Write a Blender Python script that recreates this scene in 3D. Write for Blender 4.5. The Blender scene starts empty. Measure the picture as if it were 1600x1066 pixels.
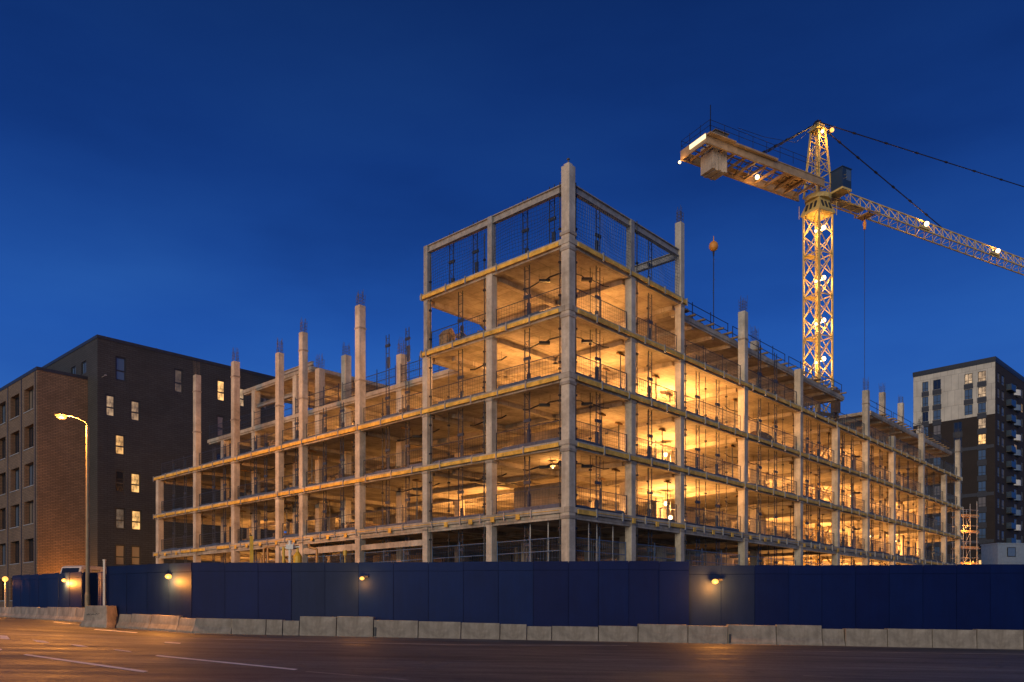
import bpy, bmesh, math, random
from mathutils import Vector, Matrix
random.seed(7)
PI = math.pi
S = bpy.context.scene
COL = S.collection

# ------------------------------------------------------------------ frame of reference
F, HY, EYE = 1273.0, 955.3, 1.25            # focal length and horizon of the 1600 px photograph, eye height
TH = math.radians(47.33)                    # heading of the crane-side face of the building
CX, CY = 2.883, 41.7                        # foot of the tall corner column
RX, RY = math.cos(TH), math.sin(TH)         # v axis: along the crane-side face
LX, LY = -math.sin(TH), math.cos(TH)        # u axis: along the lamp-side face

def W(v, u, z=0.0):
    return Vector((CX + RX * v + LX * u, CY + RY * v + LY * u, z))

def at(x, y, d):
    """point seen at photo pixel x, y at depth d"""
    return Vector(((x - 800) / F * d, d, EYE + (HY - y) / F * d))

GP = [(-60, .88), (-43, .74), (-20, .55), (-13.5, .304), (2.5, 0), (62, -1.13)]
def zg(x, y=0):
    """the street falls gently from the lamp post to the crane side"""
    if x <= GP[0][0]: return GP[0][1]
    for (a, za), (b, zb_) in zip(GP, GP[1:]):
        if x <= b: return za + (zb_ - za) * (x - a) / (b - a)
    return GP[-1][1]

# ------------------------------------------------------------------ materials
def new_mat(name):
    m = bpy.data.materials.new(name); m.use_nodes = True
    nt = m.node_tree
    b = nt.nodes['Principled BSDF']
    return m, nt, b

def noise(nt, scale, detail=5, rough=.6, coord='Object', vec=None, stretch=None):
    tc = nt.nodes.new('ShaderNodeTexCoord')
    n = nt.nodes.new('ShaderNodeTexNoise'); n.inputs['Scale'].default_value = scale
    n.inputs['Detail'].default_value = detail; n.inputs['Roughness'].default_value = rough
    if stretch:
        mp = nt.nodes.new('ShaderNodeMapping'); mp.inputs['Scale'].default_value = stretch
        nt.links.new(tc.outputs[coord], mp.inputs['Vector']); nt.links.new(mp.outputs['Vector'], n.inputs['Vector'])
    else:
        nt.links.new(tc.outputs[coord], n.inputs['Vector'])
    return n

def ramp(nt, src, stops):
    r = nt.nodes.new('ShaderNodeValToRGB'); e = r.color_ramp.elements
    while len(e) < len(stops): e.new(.5)
    for i, (p, c) in enumerate(stops):
        e[i].position = p; e[i].color = (*c, 1) if len(c) == 3 else c
    nt.links.new(src, r.inputs['Fac'])
    return r

def mix(nt, a, b, fac, mode='MULTIPLY'):
    m = nt.nodes.new('ShaderNodeMix'); m.data_type = 'RGBA'; m.blend_type = mode
    if isinstance(fac, (int, float)): m.inputs[0].default_value = fac
    else: nt.links.new(fac, m.inputs[0])
    for s, i in ((a, 6), (b, 7)):
        if isinstance(s, tuple): m.inputs[i].default_value = (*s, 1)
        else: nt.links.new(s, m.inputs[i])
    return m.outputs[2]

def bump(nt, b, src, strength=.3, dist=.02):
    n = nt.nodes.new('ShaderNodeBump'); n.inputs['Strength'].default_value = strength; n.inputs['Distance'].default_value = dist
    nt.links.new(src, n.inputs['Height']); nt.links.new(n.outputs['Normal'], b.inputs['Normal'])

def concrete(name, base, var=.35, rough=.85, scale=1.0, panels=False):
    m, nt, b = new_mat(name)
    n1 = noise(nt, .55 * scale, 6, .65); n2 = noise(nt, 5 * scale, 6, .7); n3 = noise(nt, .9 * scale, 4, .6, stretch=(2.2, 2.2, .18))
    lo = tuple(c * (1 - var) for c in base); hi = tuple(min(1, c * (1 + var * .6)) for c in base)
    r1 = ramp(nt, n1.outputs['Fac'], [(.32, lo), (.66, hi)])
    r2 = ramp(nt, n2.outputs['Fac'], [(.3, (.72, .7, .68)), (.62, (1, 1, 1))])
    r3 = ramp(nt, n3.outputs['Fac'], [(.34, (.62, .58, .54)), (.55, (1, 1, 1))])
    c = mix(nt, r1.outputs['Color'], r2.outputs['Color'], .7)
    c = mix(nt, c, r3.outputs['Color'], .55)
    if panels:
        tc = nt.nodes.new('ShaderNodeTexCoord'); t = nt.nodes.new('ShaderNodeTexBrick'); t.inputs['Scale'].default_value = 1
        t.inputs['Color1'].default_value = (1.08, 1.06, 1.04, 1); t.inputs['Color2'].default_value = (.80, .78, .76, 1); t.inputs['Mortar'].default_value = (.50, .46, .42, 1)
        t.inputs['Brick Width'].default_value = 2.44; t.inputs['Row Height'].default_value = 1.22; t.inputs['Mortar Size'].default_value = .022
        nt.links.new(tc.outputs['UV'], t.inputs['Vector']); c = mix(nt, c, t.outputs['Color'], .75)
    nt.links.new(c, b.inputs['Base Color']); b.inputs['Roughness'].default_value = rough
    bump(nt, b, n2.outputs['Fac'], .35, .02)
    return m

def plain(name, col, rough=.5, metal=0.0, var=.2, scale=3.0):
    m, nt, b = new_mat(name)
    n = noise(nt, scale, 5, .65)
    r = ramp(nt, n.outputs['Fac'], [(.3, tuple(c * (1 - var) for c in col)), (.7, tuple(min(1, c * (1 + var)) for c in col))])
    nt.links.new(r.outputs['Color'], b.inputs['Base Color'])
    b.inputs['Roughness'].default_value = rough; b.inputs['Metallic'].default_value = metal
    return m

def brick(name, c1, c2, mortar, bw=.45, bh=.15, ms=.02, rough=.9):
    m, nt, b = new_mat(name)
    tc = nt.nodes.new('ShaderNodeTexCoord')
    t = nt.nodes.new('ShaderNodeTexBrick'); t.inputs['Scale'].default_value = 1
    t.inputs['Color1'].default_value = (*c1, 1); t.inputs['Color2'].default_value = (*c2, 1); t.inputs['Mortar'].default_value = (*mortar, 1)
    t.inputs['Brick Width'].default_value = bw; t.inputs['Row Height'].default_value = bh; t.inputs['Mortar Size'].default_value = ms
    nt.links.new(tc.outputs['UV'], t.inputs['Vector'])
    n = noise(nt, .35, 5, .6)
    r = ramp(nt, n.outputs['Fac'], [(.3, (.7, .7, .7)), (.7, (1.1, 1.1, 1.1))])
    c = mix(nt, t.outputs['Color'], r.outputs['Color'], .8)
    nt.links.new(c, b.inputs['Base Color']); b.inputs['Roughness'].default_value = rough
    bump(nt, b, t.outputs['Fac'], -.4, .02)
    return m

def emit(name, col, strength):
    m, nt, b = new_mat(name)
    b.inputs['Base Color'].default_value = (0, 0, 0, 1)
    b.inputs['Emission Color'].default_value = (*col, 1); b.inputs['Emission Strength'].default_value = strength
    return m

def lit_pane(name, col, strength):
    m, nt, b = new_mat(name)
    n = noise(nt, 1.5, 5, .7, stretch=(1.4, 1.4, .8))
    oi = nt.nodes.new('ShaderNodeObjectInfo')
    r0 = ramp(nt, oi.outputs['Random'], [(0, (.55, .5, .45)), (1, (1.1, 1.1, 1.1))])
    r1 = ramp(nt, n.outputs['Fac'], [(.36, tuple(c * .22 for c in col)), (.60, col)])
    class r: outputs = {'Color': mix(nt, r1.outputs['Color'], r0.outputs['Color'], 1.0)}
    b.inputs['Base Color'].default_value = (.05, .05, .05, 1); b.inputs['Roughness'].default_value = .15
    nt.links.new(r.outputs['Color'], b.inputs['Emission Color']); b.inputs['Emission Strength'].default_value = strength
    return m

def glass(name, col, rough=.08):
    m, nt, b = new_mat(name)
    b.inputs['Base Color'].default_value = (*col, 1); b.inputs['Roughness'].default_value = rough
    b.inputs['Specular IOR Level'].default_value = .8
    n = noise(nt, .5, 2, .5); bump(nt, b, n.outputs['Fac'], .06, .05)
    return m

M = {}
M['col'] = concrete('pale_column_concrete', (.56, .49, .40), .42)
M['slab'] = concrete('slab_concrete', (.46, .41, .34), .42, panels=True)
M['stain'] = concrete('joint_concrete', (.36, .31, .26), .45, scale=2)
M['core'] = concrete('wall_concrete', (.36, .31, .25), .4, panels=True)
M['barrier'] = concrete('barrier_concrete', (.34, .30, .25), .42, scale=1.6)
M['gutter'] = concrete('gutter_concrete', (.22, .19, .16), .35)
M['yellow'] = plain('yellow_edge_board', (.70, .40, .06), .65, var=.45, scale=2.2)
M['steel'] = plain('blue_grey_steel', (.045, .060, .085), .5, .4, .3)
M['dark_steel'] = plain('dark_steel', (.03, .03, .035), .5, .5, .3)
M['rebar'] = plain('rebar_steel', (.085, .075, .068), .85, 0, .4)
M['beam'] = plain('grey_beam_steel', (.30, .28, .25), .6, .1, .3)
M['rail_blue'] = plain('blue_rail_paint', (.08, .14, .25), .5, 0, .2)
M['toe'] = plain('blue_toe_board', (.05, .075, .12), .5, 0, .35)
M['galv'] = plain('galvanised_steel', (.34, .33, .32), .5, .35, .25)
M['timber'] = plain('weathered_timber', (.26, .17, .09), .8, 0, .4, 4)
M['tarp'] = plain('brown_sheet', (.10, .06, .035), .8, 0, .4, 2)
M['crane'] = plain('crane_paint', (.56, .40, .13), .5, 0, .2, 2)
M['crane_steel'] = plain('crane_girder_paint', (.36, .24, .125), .5, 0, .3, 1.5)
M['crane_dark'] = plain('crane_underside', (.16, .12, .08), .6, .1, .3)
M['ballast'] = concrete('ballast_concrete', (.40, .34, .27), .25, scale=2)
M['post'] = plain('street_lamp_paint', (.26, .20, .12), .6, .1, .2)
M['cab'] = plain('cab_blue', (.02, .04, .075), .35, 0, .15)
M['yellow_paint'] = plain('yellow_paint', (.72, .42, .03), .45, 0, .2)
M['orange_paint'] = plain('orange_paint', (.65, .25, .03), .45, 0, .2)
M['white_paint'] = plain('white_paint', (.7, .68, .62), .5, 0, .15)
M['brick'] = brick('tan_brick', (.22, .150, .100), (.16, .112, .075), (.07, .056, .044))
M['dark_brick'] = brick('charcoal_brick', (.047, .050, .057), (.037, .040, .047), (.018, .020, .024), .6, .2, .02)
M['brown_brick'] = brick('brown_brick', (.034, .023, .019), (.027, .019, .016), (.018, .014, .013), .6, .2, .02)
M['cream'] = brick('cream_cladding', (.56, .51, .43), (.53, .48, .41), (.30, .27, .23), 1.3, 3.1, .03)
M['coping'] = plain('dark_coping', (.03, .035, .045), .5, .2, .2)
M['frame'] = plain('window_frame', (.02, .024, .03), .45, .1, .2)
M['pale_frame'] = plain('pale_window_sill', (.30, .30, .30), .6, 0, .2)
M['spandrel'] = plain('dark_spandrel', (.03, .033, .042), .5, 0, .2)
M['glass'] = glass('dark_glass', (.015, .02, .03))
M['blue_glass'] = glass('sky_reflection_glass', (.075, .12, .19), .05)  # sky reflection partly put into the base colour of the pane
M['grey_glass'] = glass('curtained_glass', (.16, .14, .12), .3)
M['lit'] = lit_pane('lit_window_warm', (1, .56, .19), 1.7)
M['lit_dim'] = lit_pane('lit_window_soft', (.9, .60, .34), .8)
M['lit_faint'] = lit_pane('lit_window_faint', (.6, .45, .33), .22)
M['cabin'] = plain('pale_blue_cabin', (.16, .22, .30), .5, 0, .15)
M['bulb'] = emit('lamp_bulb', (1, .72, .36), 5)
M['bulb_orange'] = emit('sodium_lamp', (1, .42, .085), 2.2)
M['strip'] = emit('lamp_strip', (1, .72, .40), 1.8)
M['van'] = plain('white_van_paint', (.6, .58, .54), .35, 0, .1)
M['rubber'] = plain('rubber', (.02, .02, .02), .8)
M['mark'] = plain('road_paint', (.80, .77, .70), .7, 0, .25, 2.5)

def hoarding_mat(name, c1, c2):
    m, nt, b = new_mat(name)
    n1 = noise(nt, .8, 5, .6); n2 = noise(nt, 1.4, 4, .6, stretch=(4, 4, .35))
    oi = nt.nodes.new('ShaderNodeObjectInfo')
    r1 = ramp(nt, n1.outputs['Fac'], [(.3, c1), (.7, c2)])
    r2 = ramp(nt, n2.outputs['Fac'], [(.35, (.75, .78, .8)), (.6, (1, 1, 1))])
    c = mix(nt, r1.outputs['Color'], r2.outputs['Color'], .5)
    rr = ramp(nt, oi.outputs['Random'], [(0, (.7, .75, .85)), (1, (1.15, 1.1, 1.05))])
    c = mix(nt, c, rr.outputs['Color'], 1.0)
    nt.links.new(c, b.inputs['Base Color']); b.inputs['Roughness'].default_value = .55; b.inputs['Specular IOR Level'].default_value = .16
    bump(nt, b, n1.outputs['Fac'], .30, .05)
    return m
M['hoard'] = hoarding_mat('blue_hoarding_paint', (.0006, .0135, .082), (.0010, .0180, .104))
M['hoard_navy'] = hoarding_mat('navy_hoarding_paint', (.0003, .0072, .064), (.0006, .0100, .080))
M['hoard_slate_lit'] = hoarding_mat('lamplit_slate_hoarding_paint', (.0055, .0155, .060), (.0080, .0205, .076))  # slate panel paint, with lamplight on the runs by the lamps worked into the colour

def asphalt():
    m, nt, b = new_mat('asphalt')
    n1 = noise(nt, .42, 7, .68, stretch=(.22, 1, 1)); n2 = noise(nt, 14, 6, .8); n3 = noise(nt, 1.1, 6, .7, stretch=(.3, 1, 1))
    v = nt.nodes.new('ShaderNodeTexVoronoi'); v.feature = 'DISTANCE_TO_EDGE'; v.inputs['Scale'].default_value = .16
    tc = nt.nodes.new('ShaderNodeTexCoord'); mp = nt.nodes.new('ShaderNodeMapping'); mp.inputs['Scale'].default_value = (1, 1.4, 1)
    dn = noise(nt, .9, 4, .6)
    ad = nt.nodes.new('ShaderNodeMix'); ad.data_type = 'RGBA'; ad.blend_type = 'LINEAR_LIGHT'; ad.inputs[0].default_value = .9
    nt.links.new(tc.outputs['Object'], ad.inputs[6]); nt.links.new(dn.outputs['Color'], ad.inputs[7])
    nt.links.new(ad.outputs[2], mp.inputs['Vector']); nt.links.new(mp.outputs['Vector'], v.inputs['Vector'])
    r1 = ramp(nt, n1.outputs['Fac'], [(.34, (.062, .063, .060)), (.64, (.125, .126, .116))])
    r2 = ramp(nt, n2.outputs['Fac'], [(.34, (.5, .5, .5)), (.66, (1.4, 1.4, 1.4))])
    r3 = ramp(nt, v.outputs['Distance'], [(.0, (.30, .30, .30)), (.010, (1, 1, 1))])
    c = mix(nt, r1.outputs['Color'], r2.outputs['Color'], .8); c = mix(nt, c, r3.outputs['Color'], .7)
    # resurfaced patches and dull tyre tracks along the lanes
    vp_ = nt.nodes.new('ShaderNodeTexVoronoi'); vp_.inputs['Scale'].default_value = .20; vp_.distance = 'CHEBYCHEV'
    mp2 = nt.nodes.new('ShaderNodeMapping'); mp2.inputs['Scale'].default_value = (.45, 1.5, 1)
    nt.links.new(tc.outputs['Object'], mp2.inputs['Vector']); nt.links.new(mp2.outputs['Vector'], vp_.inputs['Vector'])
    rp = ramp(nt, vp_.outputs['Color'], [(.2, (.70, .70, .70)), (.8, (1.25, 1.25, 1.25))]); c = mix(nt, c, rp.outputs['Color'], .8)
    n5 = noise(nt, 1.0, 6, .7, stretch=(.06, 1.6, 1)); r5 = ramp(nt, n5.outputs['Fac'], [(.38, (.62, .61, .60)), (.6, (1.12, 1.12, 1.12))]); c = mix(nt, c, r5.outputs['Color'], .9)
    n6 = noise(nt, 60, 3, .8); r6 = ramp(nt, n6.outputs['Fac'], [(.36, (.55, .55, .55)), (.62, (1.5, 1.5, 1.5))]); c = mix(nt, c, r6.outputs['Color'], .8)
    nt.links.new(c, b.inputs['Base Color'])
    rr = ramp(nt, n3.outputs['Fac'], [(.32, (.50,) * 3), (.66, (.80,) * 3)])
    nt.links.new(rr.outputs['Color'], b.inputs['Roughness'])
    b.inputs['Specular IOR Level'].default_value = .4
    bump(nt, b, n2.outputs['Fac'], .6, .014)
    return m
M['asphalt'] = asphalt()
M['dirt'] = plain('site_earth', (.10, .075, .05), .95, 0, .4, .5)

# ------------------------------------------------------------------ mesh builder
class MB:
    def __init__(s): s.v = []; s.f = []; s.mi = []; s.cur = 0
    def quad(s, *p):
        n = len(s.v); s.v += [tuple(q) for q in p]; s.f.append(tuple(range(n, n + len(p)))); s.mi.append(s.cur)
    def box(s, x0, x1, y0, y1, z0, z1):
        n = len(s.v)
        s.v += [(x0, y0, z0), (x1, y0, z0), (x1, y1, z0), (x0, y1, z0), (x0, y0, z1), (x1, y0, z1), (x1, y1, z1), (x0, y1, z1)]
        for f in ((0, 3, 2, 1), (4, 5, 6, 7), (0, 1, 5, 4), (1, 2, 6, 5), (2, 3, 7, 6), (3, 0, 4, 7)):
            s.f.append(tuple(n + i for i in f)); s.mi.append(s.cur)
        return s
    def bar(s, p, q, r, r2=None, n=4, cap=True):
        p, q = Vector(p), Vector(q); d = q - p
        if d.length < 1e-6: return s
        d.normalize()
        a = Vector((0, 0, 1)) if abs(d.z) < .95 else Vector((1, 0, 0))
        x = d.cross(a).normalized(); y = d.cross(x)
        r2 = r if r2 is None else r2
        k = len(s.v)
        for c, rr in ((p, r), (q, r2)):
            for i in range(n):
                t = 2 * PI * (i + .5) / n
                s.v.append(tuple(c + x * math.cos(t) * rr + y * math.sin(t) * rr))
        for i in range(n):
            j = (i + 1) % n
            s.f.append((k + i, k + j, k + n + j, k + n + i)); s.mi.append(s.cur)
        if cap:
            s.f.append(tuple(k + i for i in range(n))[::-1]); s.mi.append(s.cur)
            s.f.append(tuple(k + n + i for i in range(n))); s.mi.append(s.cur)
        return s
    def path(s, pts, r, n=6):
        for a, b in zip(pts, pts[1:]): s.bar(a, b, r, n=n)
        return s
    def ball(s, c, r, n=10, m=6, sz=1.0):
        k = len(s.v); c = Vector(c)
        for j in range(m + 1):
            t = PI * j / m
            for i in range(n):
                p = 2 * PI * i / n
                s.v.append((c.x + r * math.sin(t) * math.cos(p), c.y + r * math.sin(t) * math.sin(p), c.z + r * math.cos(t) * sz))
        for j in range(m):
            for i in range(n):
                a = k + j * n + i; b = k + j * n + (i + 1) % n
                s.f.append((a, a + n, b + n, b)); s.mi.append(s.cur)
        return s
    def prism(s, prof, a, b):
        """profile (x, z) swept along y from a to b"""
        k = len(s.v); n = len(prof)
        for y in (a, b):
            for x, z in prof: s.v.append((x, y, z))
        for i in range(n):
            j = (i + 1) % n
            s.f.append((k + i, k + j, k + n + j, k + n + i)); s.mi.append(s.cur)
        s.f.append(tuple(k + i for i in range(n))[::-1]); s.mi.append(s.cur)
        s.f.append(tuple(k + n + i for i in range(n))); s.mi.append(s.cur)
        return s
    def mesh(s, name, mats):
        me = bpy.data.meshes.new(name); me.from_pydata(s.v, [], s.f)
        for m in (mats if isinstance(mats, (list, tuple)) else [mats]): me.materials.append(m)
        me.polygons.foreach_set('material_index', s.mi)
        bm = bmesh.new(); bm.from_mesh(me); bmesh.ops.recalc_face_normals(bm, faces=bm.faces)
        uvl = bm.loops.layers.uv.new('UVMap')
        for f in bm.faces:
            n = f.normal
            for l in f.loops:
                c = l.vert.co
                if abs(n.z) > .7: l[uvl].uv = (c.x, c.y)
                elif abs(n.y) > abs(n.x): l[uvl].uv = (c.x, c.z)
                else: l[uvl].uv = (c.y, c.z)
        bm.to_mesh(me); bm.free()
        return me
    def build(s, name, mats, parent=None, bevel=0.0):
        o = bpy.data.objects.new(name, s.mesh(name, mats)); COL.objects.link(o)
        if parent is not None: o.parent = parent
        if bevel:
            md = o.modifiers.new('bevel', 'BEVEL'); md.width = bevel; md.segments = 2; md.limit_method = 'ANGLE'
        return o

def tag(o, label=None, cat=None, group=None, kind=None):
    for k, x in (('label', label), ('category', cat), ('group', group), ('kind', kind)):
        if x: o[k] = x
    return o

def thing(name, label, cat, loc=(0, 0, 0), rz=0, group=None):
    o = bpy.data.objects.new(name, None); COL.objects.link(o); o.empty_display_size = .2
    o.location = loc; o.rotation_euler = (0, 0, rz)
    return tag(o, label, cat, group)

def copy_tree(o, parent=None):
    c = o.copy(); COL.objects.link(c)
    if parent is not None: c.parent = parent
    for ch in [x for x in o.children]: copy_tree(ch, c)
    return c

def light(kind, loc, power, col, size=.15, parent=None, name='lamp_light', rot=None, spot=None):
    l = bpy.data.lights.new(name, kind); l.energy = power; l.color = col
    if kind in ('POINT', 'SPOT'): l.shadow_soft_size = size
    if spot: l.spot_size = spot; l.spot_blend = .7
    o = bpy.data.objects.new(name, l); COL.objects.link(o); o.location = loc
    if rot: o.rotation_euler = rot
    if parent is not None: o.parent = parent
    return o

ORD = ['ground', 'first', 'second', 'third', 'fourth', 'fifth', 'sixth', 'seventh', 'eighth', 'ninth', 'tenth', 'eleventh', 'twelfth',
       'thirteenth', 'fourteenth', 'fifteenth', 'sixteenth', 'seventeenth', 'eighteenth', 'nineteenth', 'twentieth', 'twenty-first', 'twenty-second',
       'twenty-third', 'twenty-fourth']
WARM = (1, .435, .108)
SODIUM = (1, .35, .05)

# ------------------------------------------------------------------ world: blue hour sky
w = bpy.data.worlds.new('World'); S.world = w; w.use_nodes = True
nt = w.node_tree; bg = nt.nodes['Background']
tc = nt.nodes.new('ShaderNodeTexCoord'); sp = nt.nodes.new('ShaderNodeSeparateXYZ')
nt.links.new(tc.outputs['Generated'], sp.inputs[0])
cn = nt.nodes.new('ShaderNodeTexNoise'); cn.inputs['Scale'].default_value = 1.7; cn.inputs['Detail'].default_value = 6
mp = nt.nodes.new('ShaderNodeMapping'); mp.inputs['Scale'].default_value = (1, 1, 3.2)
nt.links.new(tc.outputs['Generated'], mp.inputs['Vector']); nt.links.new(mp.outputs['Vector'], cn.inputs['Vector'])
grad = ramp(nt, sp.outputs['Z'], [(0, (.036, .138, .48)), (.14, (.029, .128, .47)), (.30, (.0150, .086, .39)), (.46, (.0066, .041, .215)), (.62, (.0036, .021, .115)), (1, (.004, .022, .12))])
cl = ramp(nt, cn.outputs['Fac'], [(.28, (.58, .64, .72)), (.50, (1, 1, 1)), (.72, (1.45, 1.30, 1.13))])
sky = mix(nt, grad.outputs['Color'], cl.outputs['Color'], 1.0)
nt.links.new(sky, bg.inputs['Color']); bg.inputs['Strength'].default_value = 1.0

# last glow of dusk from behind the photographer
sun = bpy.data.lights.new('sun', 'SUN'); sun.energy = 1.75; sun.angle = math.radians(40); sun.color = (1, .85, .57)
so = bpy.data.objects.new('sun', sun); COL.objects.link(so)
so.rotation_euler = (math.radians(80), 0, math.radians(-22))

# ------------------------------------------------------------------ camera
cam = bpy.data.cameras.new('camera'); cam.sensor_width = 36; cam.lens = F / 1600 * 36
cam.shift_y = (HY - 533) / 1600; cam.clip_end = 3000; cam.clip_start = .1
co = bpy.data.objects.new('camera', cam); COL.objects.link(co)
co.location = (0, 0, EYE); co.rotation_euler = (PI / 2, 0, 0); S.camera = co
S.view_settings.view_transform = 'Standard'; S.view_settings.look = 'None'
S.view_settings.exposure = 0; S.view_settings.gamma = 1
S.cycles.use_denoising = True
try: S.cycles.denoiser = 'OPENIMAGEDENOISE'
except Exception: pass
S.cycles.max_bounces = 6; S.cycles.diffuse_bounces = 3; S.cycles.glossy_bounces = 2
S.cycles.sample_clamp_indirect = 4
S.cycles.use_light_tree = True

# ------------------------------------------------------------------ ground and road
def sheet(name, xs, yf, mat, lift, rows=8):
    mb = MB(); k = 0; n = len(xs)
    for j in range(rows + 1):
        for x in xs:
            y0, y1 = yf(x); y = y0 + (y1 - y0) * j / rows
            mb.v.append((x, y, zg(x, y) + lift))
    for j in range(rows):
        for i in range(n - 1):
            mb.f.append((j * n + i, j * n + i + 1, (j + 1) * n + i + 1, (j + 1) * n + i)); mb.mi.append(0)
    return mb.build(name, mat)
# the line of the concrete barriers: front edge at road level
BL = [(-60, 90), (-41.7, 68.0), (-25.0, 47.8), (-20.6, 40.6), (-18.3, 37.5), (-13.4, 34.6), (-6, 34.25), (70, 34.1)]
xs = sorted(set([-900, -300, -120, 120, 300, 900, -140, -100, -80] + [b[0] for b in BL] + [b[0] for b in GP] + list(range(-72, 69, 4))))
g = sheet('ground', xs, lambda x: (-60, 1500), M['dirt'], 0, 12); tag(g, kind='structure')
def bline(x):
    if x <= BL[0][0]: return BL[0][1]
    for (a, ya), (b, yb) in zip(BL, BL[1:]):
        if a <= x <= b: return ya + (yb - ya) * (x - a) / (b - a)
    return BL[-1][1]
xs2 = [x for x in xs if -140 <= x <= 120]
r = sheet('road', xs2, lambda x: (-40, bline(x) + .6 if x > -60 else 160), M['asphalt'], .004, 10); tag(r, kind='structure')
gx = [x for x in xs2 if -18.3 <= x <= 68]
gt = sheet('gutter', gx, lambda x: (bline(x) - .75, bline(x) - .02), M['gutter'], .010, 1); tag(gt, kind='structure')

def onroad(px, py):
    """street surface seen at photo pixel px, py"""
    k = (px - 800) / F; t = (py - HY) / F
    d = 30.0
    for _ in range(60): d = .5 * d + .5 * (EYE - zg(k * d)) / t
    return Vector((k * d, d, 0))
M['worn'] = plain('worn_road_paint', (.24, .23, .20), .8, 0, .45, 1.5)
def marking(px, mat='mark'):
    ps = [onroad(*p) for p in px]
    mb = MB(); mb.quad(*[(p.x, p.y, zg(p.x) + .009) for p in ps])
    o = mb.build('road_marking', M[mat]); tag(o, kind='structure')
marking([(41, 1022.6), (232, 1049.5), (224, 1051.5), (36, 1024.0)])
marking([(246, 1024.2), (466, 1046.3), (460, 1047.8), (242, 1025.6)])
marking([(480, 1049.5), (640, 1062.5), (634, 1064), (476, 1050.4)], 'worn')
marking([(50, 1000.2), (70, 1002.0), (78, 1005.4), (58, 1003.7)])
marking([(108, 1007.0), (126, 1008.4), (139, 1011.6), (120, 1010.3)])
marking([(176, 1014.8), (203, 1018.1), (206, 1019.6), (180, 1016.4)])
marking([(0, 993.0), (11, 994.0), (16, 999.6), (0, 999.0)])
marking([(0, 1014.0), (4, 1015.3), (0, 1017)])
marking([(258, 1003.4), (283, 1005.0), (281, 1006.4), (256, 1004.8)])
marking([(150, 983.4), (216, 988.6), (212, 989.5), (146, 984.2)])
marking([(300, 998.0), (720, 1007.6), (980, 1008.6), (980, 1009.6), (718, 1008.8), (298, 998.8)], 'worn')
marking([(1255, 1017.4), (1600, 1022.4), (1700, 1023.8), (1700, 1024.9), (1600, 1023.4), (1255, 1018.2)], 'worn')
marking([(1255, 1056.0), (1300, 1057.4), (1300, 1058.4), (1255, 1057.0)], 'worn')
marking([(85, 972), (150, 978.4), (148, 979), (83, 972.6)])

# ------------------------------------------------------------------ the unfinished building
LV = [3.16, 6.58, 10.0, 13.42, 16.85, 20.27]           # tops of slabs 0..5
UU = [0, 5.47, 10.84, 17.48, 24.15, 27.26, 33.72, 40.15, 47.3]
VV = [0, 5.57, 10.83, 19.06, 28.14, 35.51, 42.5, 49.52, 58.68, 66.78, 72.4]
B = thing('unfinished_building', 'unfinished concrete frame building lit warm from within behind blue hoarding', 'building', (CX, CY, 0), TH)

def column(v, u, top, a=.25, rebar=True, base=0.0, joints=LV[1:], mat='col'):
    mb = MB(); z = base
    mb.box(v - a, v + a, u - a, u + a, base, top)
    # formwork collars at the floor joints
    mb.cur = 1
    for j in joints:
        if j + .05 < top:
            mb.box(v - a - .03, v + a + .03, u - a - .03, u + a + .03, j - .52, j - .40)
    o = mb.build('column', [M[mat], M['stain']], B, .015)
    if rebar:
        rb = MB(); h = 1.0 + random.random() * .25; q = a - .06
        for sx in (-1, 0, 1):
            for sy in (-1, 1):
                rb.bar((v + sx * q, u + sy * q, top - .02), (v + sx * q + random.uniform(-.09, .09), u + sy * q + random.uniform(-.06, .06), top + h * random.uniform(.6, 1.1)), .012, n=4)
        for sy in (-.33, .33):
            for sx in (-1, 1):
                rb.bar((v + sx * q, u + sy * q, top - .02), (v + sx * q, u + sy * q, top + h * random.uniform(.8, 1.05)), .012, n=4)
        for t in (.22, .42, .62):
            zz = top + h * t
            for p1, p2 in (((-1, -1), (1, -1)), ((1, -1), (1, 1)), ((1, 1), (-1, 1)), ((-1, 1), (-1, -1))):
                rb.bar((v + p1[0] * q, u + p1[1] * q, zz), (v + p2[0] * q, u + p2[1] * q, zz), .010, n=4)
        rb.build('rebar_cage', M['rebar'], o)
    return o

# corner column, fuller section at each joint, pointed cap
cc = MB(); a = .265
cc.box(-a, a, -a, a, 0, 24.0)
cc.cur = 1
for j in LV[1:]: cc.box(-a - .045, a + .045, -a - .045, a + .045, j - .62, j - .44)
cc.box(-a - .06, a + .06, -a - .06, a + .06, 20.45, 20.62); cc.cur = 0
cc.box(-a + .1, a - .1, -a + .1, a - .1, 24.0, 24.14)
ccol = cc.build('column', [M['col'], M['stain']], B, .03)
rb = MB()
rb.bar((0, 0, 24.14), (0, 0, 24.42), .035, n=6); rb.box(-.06, .06, -.06, .06, 24.36, 24.42)
rb.build('lifting_eye', M['rebar'], ccol)
# lamp-side face
for u, top, rbq, aa in ((5.47, 23.2, 0, .25), (10.84, 23.2, 0, .25), (17.48, 21.3, 1, .25), (24.15, 21.1, 1, .23), (27.26, 20.3, 1, .23), (33.72, 21.0, 1, .25), (40.15, 21.2, 1, .24), (47.3, 13.42, 0, .25)):
    if u < 11:
        c = column(0, u, 20.3 if u < 6 else 16.6, .22, False); s2 = MB(); s2.box(-.17, .17, u - .17, u + .17, 16.6, 20.3) if u > 6 else None; s2.box(-.17, .17, u - .17, u + .17, 20.3, top); s2.build('column_head', M['beam'], c, .01)
    else: column(0, u, top, aa, bool(rbq))
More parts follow.
